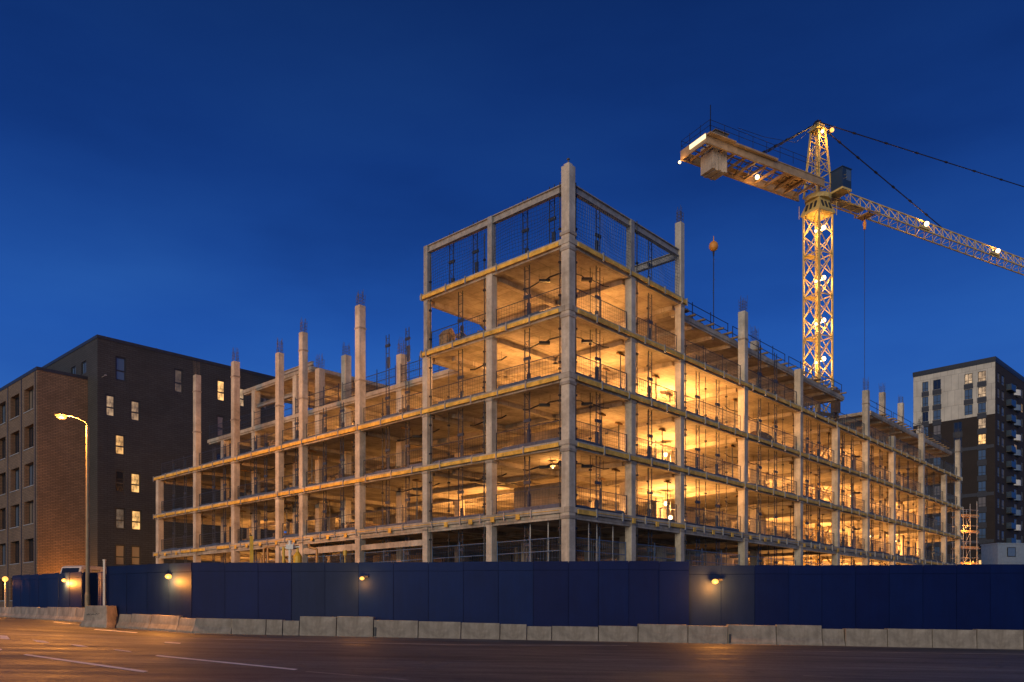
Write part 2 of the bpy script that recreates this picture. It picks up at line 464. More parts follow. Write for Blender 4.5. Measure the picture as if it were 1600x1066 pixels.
# crane-side face
for v, top, rbq in ((5.57, 23.2, 0), (10.83, 24.9, 1), (19.06, 21.7, 1), (28.14, 19.75, 0), (35.51, 16.9, 0), (42.5, 21.0, 1), (49.52, 18.0, 1), (58.68, 19.75, 0), (66.78, 16.85, 0), (72.4, 21.2, 1)):
    if v < 6:
        c = column(v, 0, 20.3, .22, False); s2 = MB(); s2.box(v - .17, v + .17, -.17, .17, 20.3, top); s2.build('column_head', M['beam'], c, .01)
    else: column(v, 0, top, (.21 if v < 11 else .25), bool(rbq))
# inner row standing 3.5 m back from the faces
for v, u, top, rbq in ((3.5, 17.48, 18.9, 1), (3.7, 24.15, 20.3, 1), (3.5, 27.26, 19.9, 1), (3.5, 36.7, 20.0, 0), (3.5, 30.4, 20.0, 0), (3.5, 42, 16.5, 0),
                       (10.83, 4, 23.1, 0), (28.14, 3.6, 22.7, 1), (57.4, 3.5, 24.4, 1), (63.4, 3.5, 24.4, 1), (70, 3.5, 22.6, 1), (73, 4.2, 23.6, 1), (49.5, 3.8, 19.9, 0), (19.06, 6.5, 19.8, 0), (35.5, 6.5, 19.8, 0)):
    column(v, u, top, .27, bool(rbq))
# inner grid, up to the slab over
for u in (10.84, 17.48, 24.15, 33.72, 40.15, 47.3):
    for v in (9.0, 16.0): column(v, u, 13.0 if v > 10 else 16.5, .27, False, 3.0)
for v in (19.06, 28.14, 35.51, 49.52, 58.68, 66.78, 72.4):
    for u in (9.6, 16.4): column(v, u, 16.4 if u > 12 else 19.7, .27, False, 3.0)

EB = .40                                                       # depth of the edge beam
def slab(level_top, rects, beams, edges, eb=EB, th=.28):
    """one floor plate with its downstand beams, cast together"""
    mb = MB()
    for i, (v0, v1, u0, u1) in enumerate(rects): mb.box(v0, v1, u0, u1, level_top - th, level_top - .002 * i)
    for v0, v1, u0, u1 in beams: mb.box(v0, v1, u0, u1, level_top - .54, level_top - th + .02)
    for v0, v1, u0, u1 in edges: mb.box(v0, v1, u0, u1, level_top - eb, level_top - th + .01)
    return mb.build('slab', M['slab'], B)

def wing_beams(lamp_u, crane_v, dl, dc):
    bs = []
    for u in lamp_u: bs.append((.46, dl, u - .16, u + .16))
    for v in crane_v: bs.append((v - .16, v + .16, .46, dc))
    return bs
OV = .30
for L in (1, 2, 3):
    z = LV[L]
    eb = .60 if L == 1 else EB
    rects = [(-OV, 73.0, -OV, 20), (-OV, 20, 20, 48.0)]
    slab(z, rects, wing_beams(UU[1:], VV[1:], 20, 20) + [(1.0, 72, 9.45, 9.75), (8.85, 9.15, 10, 47)],
         [(-.16, 72.6, -.16, .16), (-.16, .16, .16, 47.6)], eb)
slab(LV[0], [(-OV, 73, -OV, 20), (-OV, 20, 20, 48)], [], [])
slab(LV[4], [(-OV, 73.0, -OV, 11.2), (11.2, 73, 11.2, 16.9)], wing_beams([5.47, 10.84], VV[1:], 11.0, 11.0) + [(1.0, 72, 9.45, 9.75)], [(-.16, 72.6, -.16, .16), (-.16, .16, .16, 11.0)])
slab(LV[4] - .02, [(3.1, 13.5, 11.3, 44.5)], [(3.6, 13, u - .16, u + .16) for u in (17.48, 24.15, 30.4, 36.7, 42)], [(3.2, 3.5, 11.4, 44.4)])
slab(LV[5], [(-OV, 11.3, -OV, 11.2)], [(.46, 11, 5.3, 5.62), (.46, 11, 10.7, 11.0), (5.4, 5.74, .46, 5.2), (5.4, 5.74, 5.7, 10.6), (10.7, 11.0, .46, 10.6)], [(-.16, 11.1, -.16, .16), (-.16, .16, .16, 11.0)])
dk = 20.0
slab(dk, [(11.5, 39.4, .75, 14), (46.0, 73, .75, 14), (39.4, 46.0, 7.5, 14)],
     [(v - .15, v + .15, .95, 13.6) for v in (14, 16.6, 19.06, 22, 25, 28.14, 30.5, 33, 35.51, 38, 47, 49.52, 52.5, 55.5, 58.68, 61.5, 64.2, 66.78, 69.5, 72.4)],
     [(11.6, 39.3, .80, 1.05), (46.1, 72.9, .80, 1.05)])
slab(20.25, [(3.2, 12, 28, 38.4)], [(3.6, 11.6, u - .15, u + .15) for u in (30.4, 33.7, 36.7)], [(3.3, 3.55, 28.1, 38.3)])

# beam frame on top of the corner bays
def ibeam(p, q, h=.42, wd=.26):
    """rolled steel beam between two local points of equal height"""
    mb = MB(); (v0, u0, z), (v1, u1, _) = p, q
    along_v = abs(v1 - v0) > abs(u1 - u0)
    for (ww, z0, z1) in ((wd / 2, z + h / 2 - .05, z + h / 2), (.03, z - h / 2 + .05, z + h / 2 - .05), (wd / 2, z - h / 2, z - h / 2 + .05)):
        if along_v: mb.box(min(v0, v1), max(v0, v1), u0 - ww, u0 + ww, z0, z1)
        else: mb.box(v0 - ww, v0 + ww, min(u0, u1), max(u0, u1), z0, z1)
    return mb.build('roof_beam', M['beam'], B)
zb = 23.0
ibeam((.33, 0, zb), (5.38, 0, zb)); ibeam((5.76, 0, zb), (10.55, 0, zb))
ibeam((0, .33, zb), (0, 5.28, zb)); ibeam((0, 5.66, zb), (0, 10.65, zb))
ibeam((10.83, .28, zb), (10.83, 3.7, zb))
# frame over the yard end of the lamp-side wing
ibeam((3.5, 28.2, 20.55), (3.5, 33.4, 20.55), .3); ibeam((3.5, 30.6, 18.6), (3.5, 36.5, 18.6), .3)
mbb = MB()
mbb.box(1.2, 1.5, 34, 40, 19.3, 19.7)
# deeper beam and haunch over the lamp-side ground floor
hb = MB(); hb.box(-.14, .14, 10.9, 17.2, LV[1] - 1.35, LV[1] - 1.0)
hb.build('edge_beam', M['slab'], B)
hb = MB(); hb.box(-.13, .13, 17.75, 26.9, LV[1] - 1.30, LV[1] - .87); hb.build('edge_beam', M['slab'], B)

# yellow edge boards with their clamps, one run per floor and face
def edge_board(L, face, a0, a1, off=OV, ztop=None):
    z = LV[L] if ztop is None else ztop
    mb = MB(); t = a0
    if L == 1:
        if face == 'v': mb.box(a0, a1, -off - .035, -off - .003, z - .16, z - .13)
        else: mb.box(-off - .035, -off - .003, a0, a1, z - .16, z - .13)
    while t < a1 - .2:
        n = min(a1, t + random.uniform(1.6, 2.7))
        gap = random.random()
        o0, o1 = -off - .05, -off - .002
        zt, zb_ = z - .10 + random.uniform(-.015, .015), z - .31 + random.uniform(-.02, .02)
        if L == 1 and random.random() < .72:
            if random.random() < .8:
                m0 = (t + n) / 2; bx = (m0 - .14, m0 + .14, o0, o1, z - .42, z - .14)
                if face == 'v': mb.box(*bx)
                else: mb.box(bx[2], bx[3], bx[0], bx[1], bx[4], bx[5])
        elif gap > .02:
            if face == 'v': mb.box(t + .04, n - .04, o0, o1, zb_, zt)
            else: mb.box(o0, o1, t + .04, n - .04, zb_, zt)
        # clamp
        mb.cur = 1
        if face == 'v': mb.box(n - .03, n + .03, o0 - .04, o1, z - .40, z + .04)
        else: mb.box(o0 - .04, o1, n - .03, n + .03, z - .40, z + .04)
        mb.cur = 0
        t = n
    mb.build('edge_trim', [M['yellow'], M['galv']], B)
for L in (1, 2, 3): edge_board(L, 'u', .35, 47.8); edge_board(L, 'v', .35, 72.8)
edge_board(4, 'u', .35, 11.0); edge_board(4, 'v', .35, 72.8)
edge_board(5, 'u', .35, 11.0); edge_board(5, 'v', .35, 11.1)
edge_board(4, 'v', 11.4, 11.5, 0)
mbx = None

# core walls and blockwork infill
def wallbox(v0, v1, u0, u1, z0, z1):
    mb = MB(); mb.box(v0, v1, u0, u1, z0, z1); return mb.build('core_wall', M['core'], B)
for L in (0, 1, 2):
    z0, z1 = LV[L] + .002, LV[L + 1] - .29
    if L: wallbox(7.2, 7.5, 5.9, 10.4, z0, z1 - .31)
    wallbox(19.6, 19.9, 22, 27, z0, z1); wallbox(19.6, 19.9, 31, 47.8, z0, z1)
    wallbox(23, 33, 19.5, 19.8, z0, z1); wallbox(44, 57, 19.5, 19.8, z0, z1); wallbox(62, 72.8, 19.5, 19.8, z0, z1)
    wallbox(13.0, 13.25, 26, 33, z0, z1); wallbox(14.6, 14.85, 11.2, 17, z0, z1)
    wallbox(62, 66, 12.6, 12.85, z0, z1)
    wallbox(72.1, 72.35, 4.6, 19.4, z0, z1)
    if L == 0: wallbox(19.6, 19.9, 20, 21.9, z0, z1); wallbox(19.6, 19.9, 27.1, 30.9, z0, z1); wallbox(20, 22.9, 19.5, 19.8, z0, z1); wallbox(33.1, 43.9, 19.5, 19.8, z0, z1); wallbox(57.1, 61.9, 19.5, 19.8, z0, z1)
wallbox(72.1, 72.35, 4.6, 16, LV[3] + .002, LV[4] - .29)
wallbox(9, 14, 11.7, 12.0, LV[0], LV[1] - .9); wallbox(29, 34, 8.6, 8.85, LV[0], LV[1] - .6); wallbox(20.5, 27.2, 8.2, 8.45, LV[1] + .002, LV[2] - .6)
wallbox(43, 52, 11, 11.25, LV[2], LV[3] - .3); wallbox(59.3, 63.3, 6.6, 6.85, LV[3] + .002, LV[4] - .3); wallbox(52.5, 57, 10.9, 11.15, LV[3] + .002, LV[4] - .3)

# ------------------------------------------------------------------ guard rails
def guard_rail(face, a0, a1, z, label, inset=.02, mesh=True, toe=True, h=1.12, mat='steel', rails=(1.12, .12)):
    """local x runs along the edge, so the same code serves both faces"""
    if face == 'v': loc, rz = W(a0, inset, z), TH
    else: loc, rz = W(inset, a0, z), TH + PI / 2
    n = a1 - a0
    t = thing('guard_rail', label, 'guard rail', loc, rz, 'guard rails along the slab edges')
    fr = MB()
    for hh in rails: fr.bar((0, 0, hh), (n, 0, hh), .024, n=4)
    k = max(2, int(round(n / 2.3)) + 1)
    for i in range(k): x = n * i / (k - 1); fr.bar((x, 0, 0), (x, 0, h + (.16 if 0 < i < k - 1 else .03)), .028, n=4)
    fr.build('rail_frame', M[mat], t)
    if mesh:
        ms = MB(); c = int(n / .19)
        for i in range(1, c): x = n * i / c; ms.bar((x, .01, rails[-1]), (x, .01, rails[0]), .0075, n=3, cap=False)
        for j in range(1, 5): zz = rails[-1] + (rails[0] - rails[-1]) * j / 5; ms.bar((0, .01, zz), (n, .01, zz), .0065, n=3, cap=False)
        ms.build('wire_mesh', M[mat], t)
    if toe:
        tb = MB(); x = .1
        while x < n - .3:
            e = min(n - .1, x + random.uniform(1.2, 2.6)); tb.box(x, e - .03, .03, .06, .01, random.choice((.17, .2, .25))); x = e
        tb.build('toe_board', M['toe'], t)
    return t
def bay(i, side): return f'{ORD[i]} bay from the tall corner column towards the {side}'
for L in (1, 2, 3, 4):
    for i in range(8 if L < 4 else 2):
        guard_rail('u', UU[i] + .36, UU[i + 1] - .36, LV[L], f'guard rail, {ORD[L]} slab up, {bay(i + 1, "street lamp")}')
    for i in range(10):
        guard_rail('v', VV[i] + .36, VV[i + 1] - .36, LV[L], f'guard rail, {ORD[L]} slab up, {bay(i + 1, "crane")}')
for i in range(8):
    guard_rail('u', UU[i] + .36, UU[i + 1] - .36, LV[0], f'ground floor rail, {bay(i + 1, "street lamp")}', .1, True, False, 1.95, 'rail_blue', (1.92, 1.25, .2))
for i in range(10):
    guard_rail('v', VV[i] + .36, VV[i + 1] - .36, LV[0], f'ground floor rail, {bay(i + 1, "crane")}', .1, i < 3, False, 1.95, 'rail_blue', (1.92, 1.25, .2))
for i, (a0, a1) in enumerate(((11.4, 17.2), (17.8, 23.9), (24.4, 30.2), (30.7, 36.5), (37, 44.3))):
    guard_rail('u', a0, a1, LV[4], f'open guard rail on the set-back deck, {ORD[i + 1]} span from the corner tower', 3.2, True, False, 1.3, 'steel', (1.15, .6, .1))
for i, (a0, a1) in enumerate(((11.6, 18.7), (19.4, 27.8), (28.5, 35.2), (35.8, 39.3), (46.1, 52.3), (52.8, 58.4), (59, 66), (66.4, 72.9))):
    guard_rail('v', a0, a1, dk, f'thin rail on the top deck edge, {ORD[i + 1]} span from the tower towards the crane', .95, False, False, 1.05, 'dark_steel', (1.05, .55))

# timber joist ends standing on the top deck edge
n = 0
for v in [12.4 + 1.15 * i for i in range(52)]:
    if 39 < v < 46.3 or random.random() < .2: continue
    mb = MB(); z = dk + .12
    for k in range(random.choice((1, 1, 2))): mb.box(v - .07 + .28 * k, v + .07 + .28 * k, .55 - random.random() * .22, 1.6 + random.random(), z, z + .11)
    mb.box(v - .2, v + .5, .85, .95, dk + .003, z)
    o = mb.build('formwork_joist', M['timber']); o.location = (CX, CY, 0); o.rotation_euler = (0, 0, TH); n += 1
    tag(o, 'rough timber joist ends poking over the top deck edge beside the crane mast', 'timber', 'timber joists along the top deck edge')

# ------------------------------------------------------------------ safety nets on the open top bays
def net(face, a0, a1, z0, z1, label):
    if face == 'v': loc, rz = W(a0, -.12, z0), TH
    else: loc, rz = W(-.12, a0, z0), TH + PI / 2
    w_, h = a1 - a0, z1 - z0; mb = MB()
    def sag(x, z): return .10 * math.sin(x * 1.9 + z) * math.sin(PI * z / h)
    c = int(w_ / .18); rws = int(h / .18)
    for i in range(c + 1):
        x = w_ * i / c
        mb.path([(x + .03 * math.sin(z * 2 + i), sag(x, z), z) for z in [h * q / 5 for q in range(6)]], .0085, 3)
    for j in range(rws + 1):
        z = h * j / rws
        mb.path([(x, sag(x, z), z + .03 * math.sin(x * 1.3 + j)) for x in [w_ * q / 6 for q in range(7)]], .0085, 3)
    o = mb.build('safety_net', M['steel']); o.location = loc; o.rotation_euler = (0, 0, rz)
    tag(o, label, 'safety net', 'safety nets round the open top storey')
net('v', .4, 5.3, 20.35, 22.75, 'dark safety net in the top bay beside the tall corner column, crane side')
net('v', 5.85, 10.5, 20.35, 22.75, 'dark safety net in the top outer bay on the crane side of the tower')
net('u', .4, 5.2, 20.35, 22.75, 'dark safety net in the top bay beside the tall corner column, street lamp side')
net('u', 5.75, 10.5, 20.35, 22.75, 'dark safety net in the top outer bay on the street lamp side of the tower')

# ------------------------------------------------------------------ lattice props and scaffold poles
lad_mesh = {}
def lattice(v, u, rz, z0, z1, label, wd=.36, name='lattice_prop'):
    mb = MB(); h = z1 - z0
    mb.bar((-wd / 2, 0, 0), (-wd / 2, 0, h), .030, n=5); mb.bar((wd / 2, 0, 0), (wd / 2, 0, h), .030, n=5)
    z = .25; k = 0
    while z < h - .2:
        mb.bar((-wd / 2, 0, z), (wd / 2, 0, z), .016, n=4)
        if k % 3 == 1: mb.bar((-wd / 2, 0, z), (wd / 2, 0, min(h, z + .5)), .014, n=4)
        if k % 7 == 3: mb.box(-wd / 2 - .07, wd / 2 + .05, -.05, .05, z - .06, z + .10)
        z += .48; k += 1
    # thick clutch low in each storey
    for lv in LV[:6]:
        if z0 <= lv < z1 - 1: mb.box(-wd / 2 - .045, -wd / 2 + .16, -.05, .05, lv - z0 + .03, lv - z0 + random.choice((.7, 1.0, 1.1)))
    o = mb.build(name, M['steel']); o.location = W(v, u, z0); o.rotation_euler = (0, 0, rz)
    return tag(o, label, 'lattice prop', 'lattice props standing through the floors')
def along_u(px):
    k = (px - 800) / F; return (k * CY - CX) / (LX - k * LY)
def along_v(px):
    k = (px - 800) / F; return (k * CY - CX) / (RX - k * RY)
def where(vals, t): return sum(1 for x in vals if x <= t)
seen = {}
def prop_label(side, i):
    c = seen[(side, i)] = seen.get((side, i), 0) + 1
    who = 'one' if c == 1 else 'other one'
    pos = 'nearer the corner' if c == 1 else 'farther from the corner'
    return f'twin-tube lattice prop {pos}, {ORD[i]} bay from the corner, {side} side'
for px, top in ((815, 20.2), (711, 20.2), (628, 19), (597, 19), (526, 15.5), (499, 15.5), (455, 15.4), (407, 14.9), (391, 14.9), (343, 14.9), (326, 14.9), (282, 14.5), (264, 14.5)):
    u = along_u(px); i = where(UU, u)
    lattice(.45, u, TH + PI / 2, LV[0], top, prop_label('street lamp', i), .34 if u < 12 else .30)
for px, top in ((945, 23.1), (1026, 23.1), (1100, 17.6), (1131, 17.6), (1196, 20.4), (1221, 20.4), (1270, 17.8), (1288, 17.8), (1326, 17.8), (1340, 17.8), (1371, 17.8), (1383, 17.8), (1412, 17.6), (1426, 17.6), (1455, 17.4), (1466, 17.4), (1484, 17.4)):
    v = along_v(px); i = where(VV, v)
    lattice(v, .45, TH, LV[0], top, prop_label('crane', i), .34 if v < 12 else .38)
# taller lattice pieces standing on the top slab
for px, l in ((853, 'short lattice mast on the top slab close to the tall corner column'), (811, 'short lattice mast on the top slab beside the second column, street lamp side'),
              (733, 'short lattice mast on the top slab midway along the outer street lamp bay'), (696, 'short lattice mast on the top slab close to the outer column, street lamp side')):
    lattice(.5, along_u(px), TH + PI / 2, LV[5], 23.75, l, .34)
def pole(v, u, z0, z1, label, r=.030):
    mb = MB(); mb.bar((0, 0, 0), (0, 0, z1 - z0), r, n=6)
    z = .6
    while z < z1 - z0 - .3: mb.box(-.06, .06, -.06, .06, z, z + .10); z += 1.71
    o = mb.build('scaffold_pole', M['dark_steel']); o.location = W(v, u, z0); o.rotation_euler = (0, 0, TH)
    tag(o, label, 'scaffold pole', 'scaffold poles tied beside the columns')
for i, u in enumerate(UU):
    if i in (0, 1, 2): pole(-.14, u + (.44, .42, -.42)[i], LV[0], 23.3 if i == 0 else 22.4, f'thin scaffold pole against the {"tall corner" if i == 0 else ORD[i] + " next"} column, street lamp side')
    elif i < 8: pole(-.05, u + .40, LV[0], LV[3] + 1.4, f'thin scaffold pole against the {ORD[i]} column from the corner, street lamp side')
for i, v in enumerate(VV):
    if i in (0, 1, 2): pole(v + .44, -.14, LV[0], 23.3 if i < 2 else 17.8, f'thin scaffold pole against the {"tall corner" if i == 0 else ORD[i] + " next"} column, crane side')
    elif i < 10: pole(v + .42, -.05, LV[0], LV[4] + 1.3, f'thin scaffold pole against the {ORD[i]} column from the corner, crane side')

# adjustable floor props with a forked head
def floor_prop(v, u, L, label, top=None):
    h = (LV[L + 1] - .29 if top is None else top) - LV[L]; t = thing('floor_prop', label, 'floor prop', W(v, u, LV[L]), TH, 'single floor props under the slabs')
    mb = MB(); mb.bar((0, 0, 0), (0, 0, h * .55), .045, n=6); mb.bar((0, 0, h * .55), (0, 0, h - .02), .03, n=6); mb.box(-.12, .12, -.12, .12, 0, .02); mb.build('prop_tube', M['steel'], t)
    mb = MB(); mb.box(-.35, .35, -.06, .06, h - .14, h - .04); mb.box(-.1, .1, -.1, .1, h - .04, h - .002); mb.build('prop_head', M['timber'], t)
FL = ['ground floor', 'first floor', 'second floor', 'third floor', 'fourth floor']
for i in range(10):
    a0, a1 = VV[i], VV[i + 1]
    for f, wh in ((.17, 'close to its inner column'), (.52, 'about midway'), (.86, 'close to its outer column')):
        if i < 2 and f > .8: continue
        pole(a0 + (a1 - a0) * (f + random.uniform(-.05, .05)), random.uniform(.5, .9), LV[0], random.choice((LV[4] + 1.6, LV[4] - .3, LV[4] + 1.3)) if i > 1 else LV[4] + 3.1, f'thin pole through the floors, {ORD[i + 1]} bay towards the crane, {wh}', .022)
for i in range(8):
    a0, a1 = UU[i], UU[i + 1]
    for f, wh in ((.2, 'close to its inner column'), (.8, 'close to its outer column')):
        if i in (0, 4) and f > .5: continue
        pole(random.uniform(.5, .9), a0 + (a1 - a0) * (f + random.uniform(-.05, .05)), LV[0], LV[3] + random.choice((1.3, 1.7, 2.2)), f'thin pole through the floors, {ORD[i + 1]} bay towards the street lamp, {wh}', .022)
# pale standards on the ground floor by the corner
for i, (v, u, l) in enumerate(((2.1, .3, 'pale thin standard on the ground floor, innermost of three, crane side of the corner'), (2.9, .35, 'pale thin standard on the ground floor, middle one of three, crane side of the corner'), (4.3, .3, 'pale thin standard on the ground floor, outermost of three, crane side of the corner'),
                  (.3, 1.6, 'pale thin standard on the ground floor, inner of two, lamp side of the corner'), (.35, 2.9, 'pale thin standard on the ground floor, outer of two, lamp side of the corner'))):
    mb = MB(); mb.bar((0, 0, 0), (0, 0, LV[1] - .3 - LV[0]), .03, n=6); mb.box(-.09, .09, -.09, .09, 0, .02); o = mb.build('scaffold_pole', M['galv']); o.location = W(v, u, LV[0]); o.rotation_euler = (0, 0, TH); tag(o, l, 'scaffold pole', 'pale standards on the ground floor')
# ------------------------------------------------------------------ work lamps inside
LAMPS = 0
def work_lamp(v, u, L, power, label, drop=.9, vis=True, z=None, col=WARM, r=.085):
    zc = (LV[L + 1] - .29 if z is None else z)
    t = thing('work_lamp', label, 'work lamp', W(v, u, zc), TH, 'work lamps hung under the slabs')
    c = MB(); c.bar((0, 0, 0), (0, 0, -drop), .012, n=4); c.build('cord', M['dark_steel'], t)
    sh = MB(); sh.bar((0, 0, -drop), (0, 0, -drop - .05), .05, .16, n=8); sh.build('lamp_shade', M['galv'], t)
    b = MB(); b.ball((0, 0, -drop - .14), r, 10, 6); b.build('bulb', M['bulb'], t)
    light('POINT', (0, 0, -drop - .36), power, col, .1, t)
    return t
def flood(v, u, L, power, label, col=WARM):
    t = thing('site_floodlight', label, 'floodlight', W(v, u, LV[L] + .002), TH, 'low floodlights standing on the floors')
    mb = MB(); mb.bar((-.25, 0, 0), (.25, 0, 0), .03); mb.bar((-.25, .3, 0), (.25, .3, 0), .03); mb.bar((0, 0, 0), (0, .15, .45), .025); mb.bar((0, .3, 0), (0, .15, .45), .025); mb.build('stand', M['dark_steel'], t)
    mb = MB(); mb.box(-.2, .2, .05, .25, .45, .55); mb.build('lamp_housing', M['dark_steel'], t)
    mb = MB(); mb.box(-.17, .17, .07, .23, .552, .57); mb.build('lamp_glass', M['bulb'], t)
    light('POINT', (0, .15, .85), power * (2.5 if v > 11.5 and u < 10 else 1.75), col, .15, t)
FL = ['ground floor', 'first floor', 'second floor', 'third floor', 'fourth floor']
# the bright string behind the crane-side end of the tower
for L, pw in ((1, 2000), (2, 2000), (3, 2500)):
    work_lamp(16.6, 4.6, L, pw, f'bright bulb on a cord at {FL[L]} ceiling behind the crane-side tower column', .75, r=.15)
    work_lamp(16.9, 4.4, L, pw * .6, f'lower of the two bright bulbs on the {FL[L]} behind the tower column', 1.75, r=.16)
work_lamp(2.6, 3.2, 1, 160, 'small lamp under the second slab just inside the corner bay', .25, r=.05)
# low floodlights throwing their light up at the slabs
for L, lst in ((4, ((8.3, 7.6, 560), (7.2, 2.6, 230), (3.0, 8.0, 60))),
               (3, ((7.6, 3.8, 520), (3.2, 6.4, 300), (7, 9.5, 130))),
               (2, ((8.6, 3.6, 270), (3.6, 5.0, 30), (6, 12, 45))),
               (1, ((8.9, 3.2, 130), (8.5, 12.8, 360)))):
    for i, (v, u, p) in enumerate(lst): flood(v, u, L, p, f'low floodlight inside the corner tower on the {FL[L]}, {ORD[i + 1]} in from the crane side')
for L, lst in ((0, ((38.5, 5, 420), (46, 6, 700), (54, 6, 700), (62.5, 5, 700), (69, 6, 600))),
               (1, ((22.8, 14, 130), (31, 5.2, 50), (38.8, 7.2, 420), (46, 5.2, 620), (54, 7, 620), (62.5, 4.4, 600), (69, 5, 500))),
               (2, ((23.5, 8.5, 160), (32.5, 6, 200), (39, 7.4, 480), (46, 5.6, 560), (54, 7.6, 560), (62.5, 4.4, 420), (69.0, 5, 360))),
               (3, ((15, 7.8, 330), (24, 6.5, 330), (32, 7, 420), (39.2, 8.4, 420), (46.5, 5.2, 420), (54, 6.8, 260), (62, 4.4, 90), (69, 5, 50))),
               (4, ((15.5, 7, 110), (24.5, 7.5, 90), (33, 7, 110), (51, 6.2, 70), (59.5, 6, 70), (68, 6, 60)))):
    for i, (v, u, p) in enumerate(lst): flood(v, u, L, p, f'low floodlight on the {FL[L]} slab, {ORD[i + 1]} in line along the crane-side wing')
for L, lst in ((0, ((5, 36.0, 260), (6, 43.5, 300))),
               (1, ((9.5, 14.6, 420), (12, 20, 480), (12.0, 37, 320), (9, 44, 320))),
               (2, ((11.5, 14.4, 70), (7, 22, 40), (9.5, 31, 50), (9, 38, 90))),
               (3, ((8.5, 15, 70), (8, 21, 150), (8, 28.8, 220), (8, 35, 110)))):
    for i, (v, u, p) in enumerate(lst): flood(v, u, L, p, f'low floodlight on the {FL[L]} slab, {ORD[i + 1]} in line along the street lamp wing')
for i, (v, u, L, p) in enumerate(((62.0, 3.6, 1, 60), (45.4, 3.0, 0, 60), (38.6, 4.4, 2, 90), (54.2, 3.6, 1, 90), (61.0, 5.0, 0, 60), (47.6, 3.2, 2, 80), (30.6, 6, 2, 60))):
    work_lamp(v, u, L, p, f'bare bulb hung on the {FL[L]} of the crane-side wing, {ORD[where(VV, v)]} bay from the corner', .6, r=.075)
# slim props standing about the floors, dark against the light
for L in (1, 2, 3):
    for i in range(1, 10):
        a0, a1 = VV[i], VV[i + 1]
        for q, f in (('nearer', .28), ('farther', .74)):
            v = a0 + (a1 - a0) * (f + random.uniform(-.08, .08)); u = random.uniform(1.2, 3.0) if q == 'nearer' else random.uniform(3.5, 6.5)
            floor_prop(v, u, L, f'slim floor prop on the {FL[L]} in the {ORD[i + 1]} bay towards the crane, {q} the street face' if False else f'slim floor prop, {FL[L]}, {ORD[i + 1]} bay towards the crane, {q} the corner')
for L in (1, 2):
    for i in range(2, 8):
        floor_prop(random.uniform(1.2, 3.2), (UU[i] + UU[i + 1]) / 2 + random.uniform(-.6, .6), L, f'slim floor prop, {FL[L]}, {ORD[i + 1]} bay towards the street lamp')
flood(8, 33, 4, 120, 'low floodlight under the small high roof slab at the yard end')

# ------------------------------------------------------------------ loose material on the floors
def obj_at(mb, name, mat, v, u, z, label, cat, group=None, rz=0, bevel=0):
    o = mb.build(name, mat, None, bevel); o.location = W(v, u, z); o.rotation_euler = (0, 0, TH + rz)
    return tag(o, label, cat, group)
# stillage with pitched top and timber off-cuts on the fourth slab, street lamp side
mb = MB(); mb.box(-.34, .34, -.35, .35, 0, .95); mb.prism([(-.38, .95), (.38, .95), (0, 1.35)], -.38, .38)
for x in (-.25, 0, .25): mb.box(x - .04, x + .04, -.40, -.352, .1, .9)
obj_at(mb, 'timber_crate', M['timber'], .75, 9.9, LV[4], 'timber crate with a pitched lid behind the rail on the fourth slab', 'crate')
def offcuts(v, u, L, label, n=26, s=.6):
    mb = MB()
    for i in range(n):
        x, y = random.uniform(-s, s), random.uniform(-s * .6, s * .6); a = random.uniform(0, PI); l = random.uniform(.3, .8)
        z = random.uniform(.03, .5)
        mb.bar((x - math.cos(a) * l / 2, y - math.sin(a) * l / 2, z), (x + math.cos(a) * l / 2, y + math.sin(a) * l / 2, z + random.uniform(-.1, .45)), random.uniform(.03, .06), n=4)
    obj_at(mb, 'timber_pile', M['timber'], v, u, LV[L], label, 'timber pile', 'loose timber piles on the floors')
offcuts(.9, 8.6, 4, 'loose timber off-cuts beside the pitched crate on the fourth slab', 34, .7)
offcuts(1.1, 6.9, 4, 'low timber pile near the second tower column on the fourth slab', 22, .45)
def stack(v, u, L, label, w_=1.4, d=1.0, rows=5, mat='timber'):
    mb = MB(); z = 0
    mb.box(-w_ / 2, -w_ / 2 + .12, -d / 2, d / 2, 0, .1); mb.box(w_ / 2 - .12, w_ / 2, -d / 2, d / 2, 0, .1); z = .1
    for r_ in range(rows):
        x = -d / 2
        while x < d / 2 - .1:
            e = min(d / 2, x + random.uniform(.14, .3)); mb.box(-w_ / 2 + random.uniform(-.1, .05), w_ / 2 + random.uniform(-.05, .1), x, e - .015, z, z + .11); x = e
        z += .13
    obj_at(mb, 'pallet_stack', M[mat], v, u, LV[L], label, 'board stack', 'board stacks on the floors', random.uniform(-.3, .3))
STK = [(3.0, 13.2, 1), (2.4, 20.4, 1), (2.2, 30.0, 1), (3.2, 36.4, 1), (2.0, 14.6, 2), (2.2, 21.4, 2), (2.1, 37.0, 2), (1.6, 13.6, 3), (1.7, 29.8, 3)]
for i, (v, u, L) in enumerate(STK): stack(v, u, L, f'dark board stack behind the rail, {FL[L]}, {bay(where(UU, u), "street lamp")}'[:200].replace(' from the tall corner column', ' from corner'), random.uniform(1.4, 2.4), 1.0, random.choice((4, 5, 6)))
STK = [(14.0, 2.2, 1), (23.5, 2.6, 1), (31.5, 3.0, 1), (54, 2.8, 1), (62, 2.2, 1), (16.3, 2.8, 2), (38.5, 2.4, 2), (61, 2.2, 2), (12.9, 2.0, 3), (54.2, 1.8, 3)]
for i, (v, u, L) in enumerate(STK): stack(v, u, L, f'board stack behind the rail, {FL[L]}, {ORD[where(VV, v)]} bay from corner towards the crane', random.uniform(1.2, 2.2), 1.2, random.choice((4, 5, 7)))
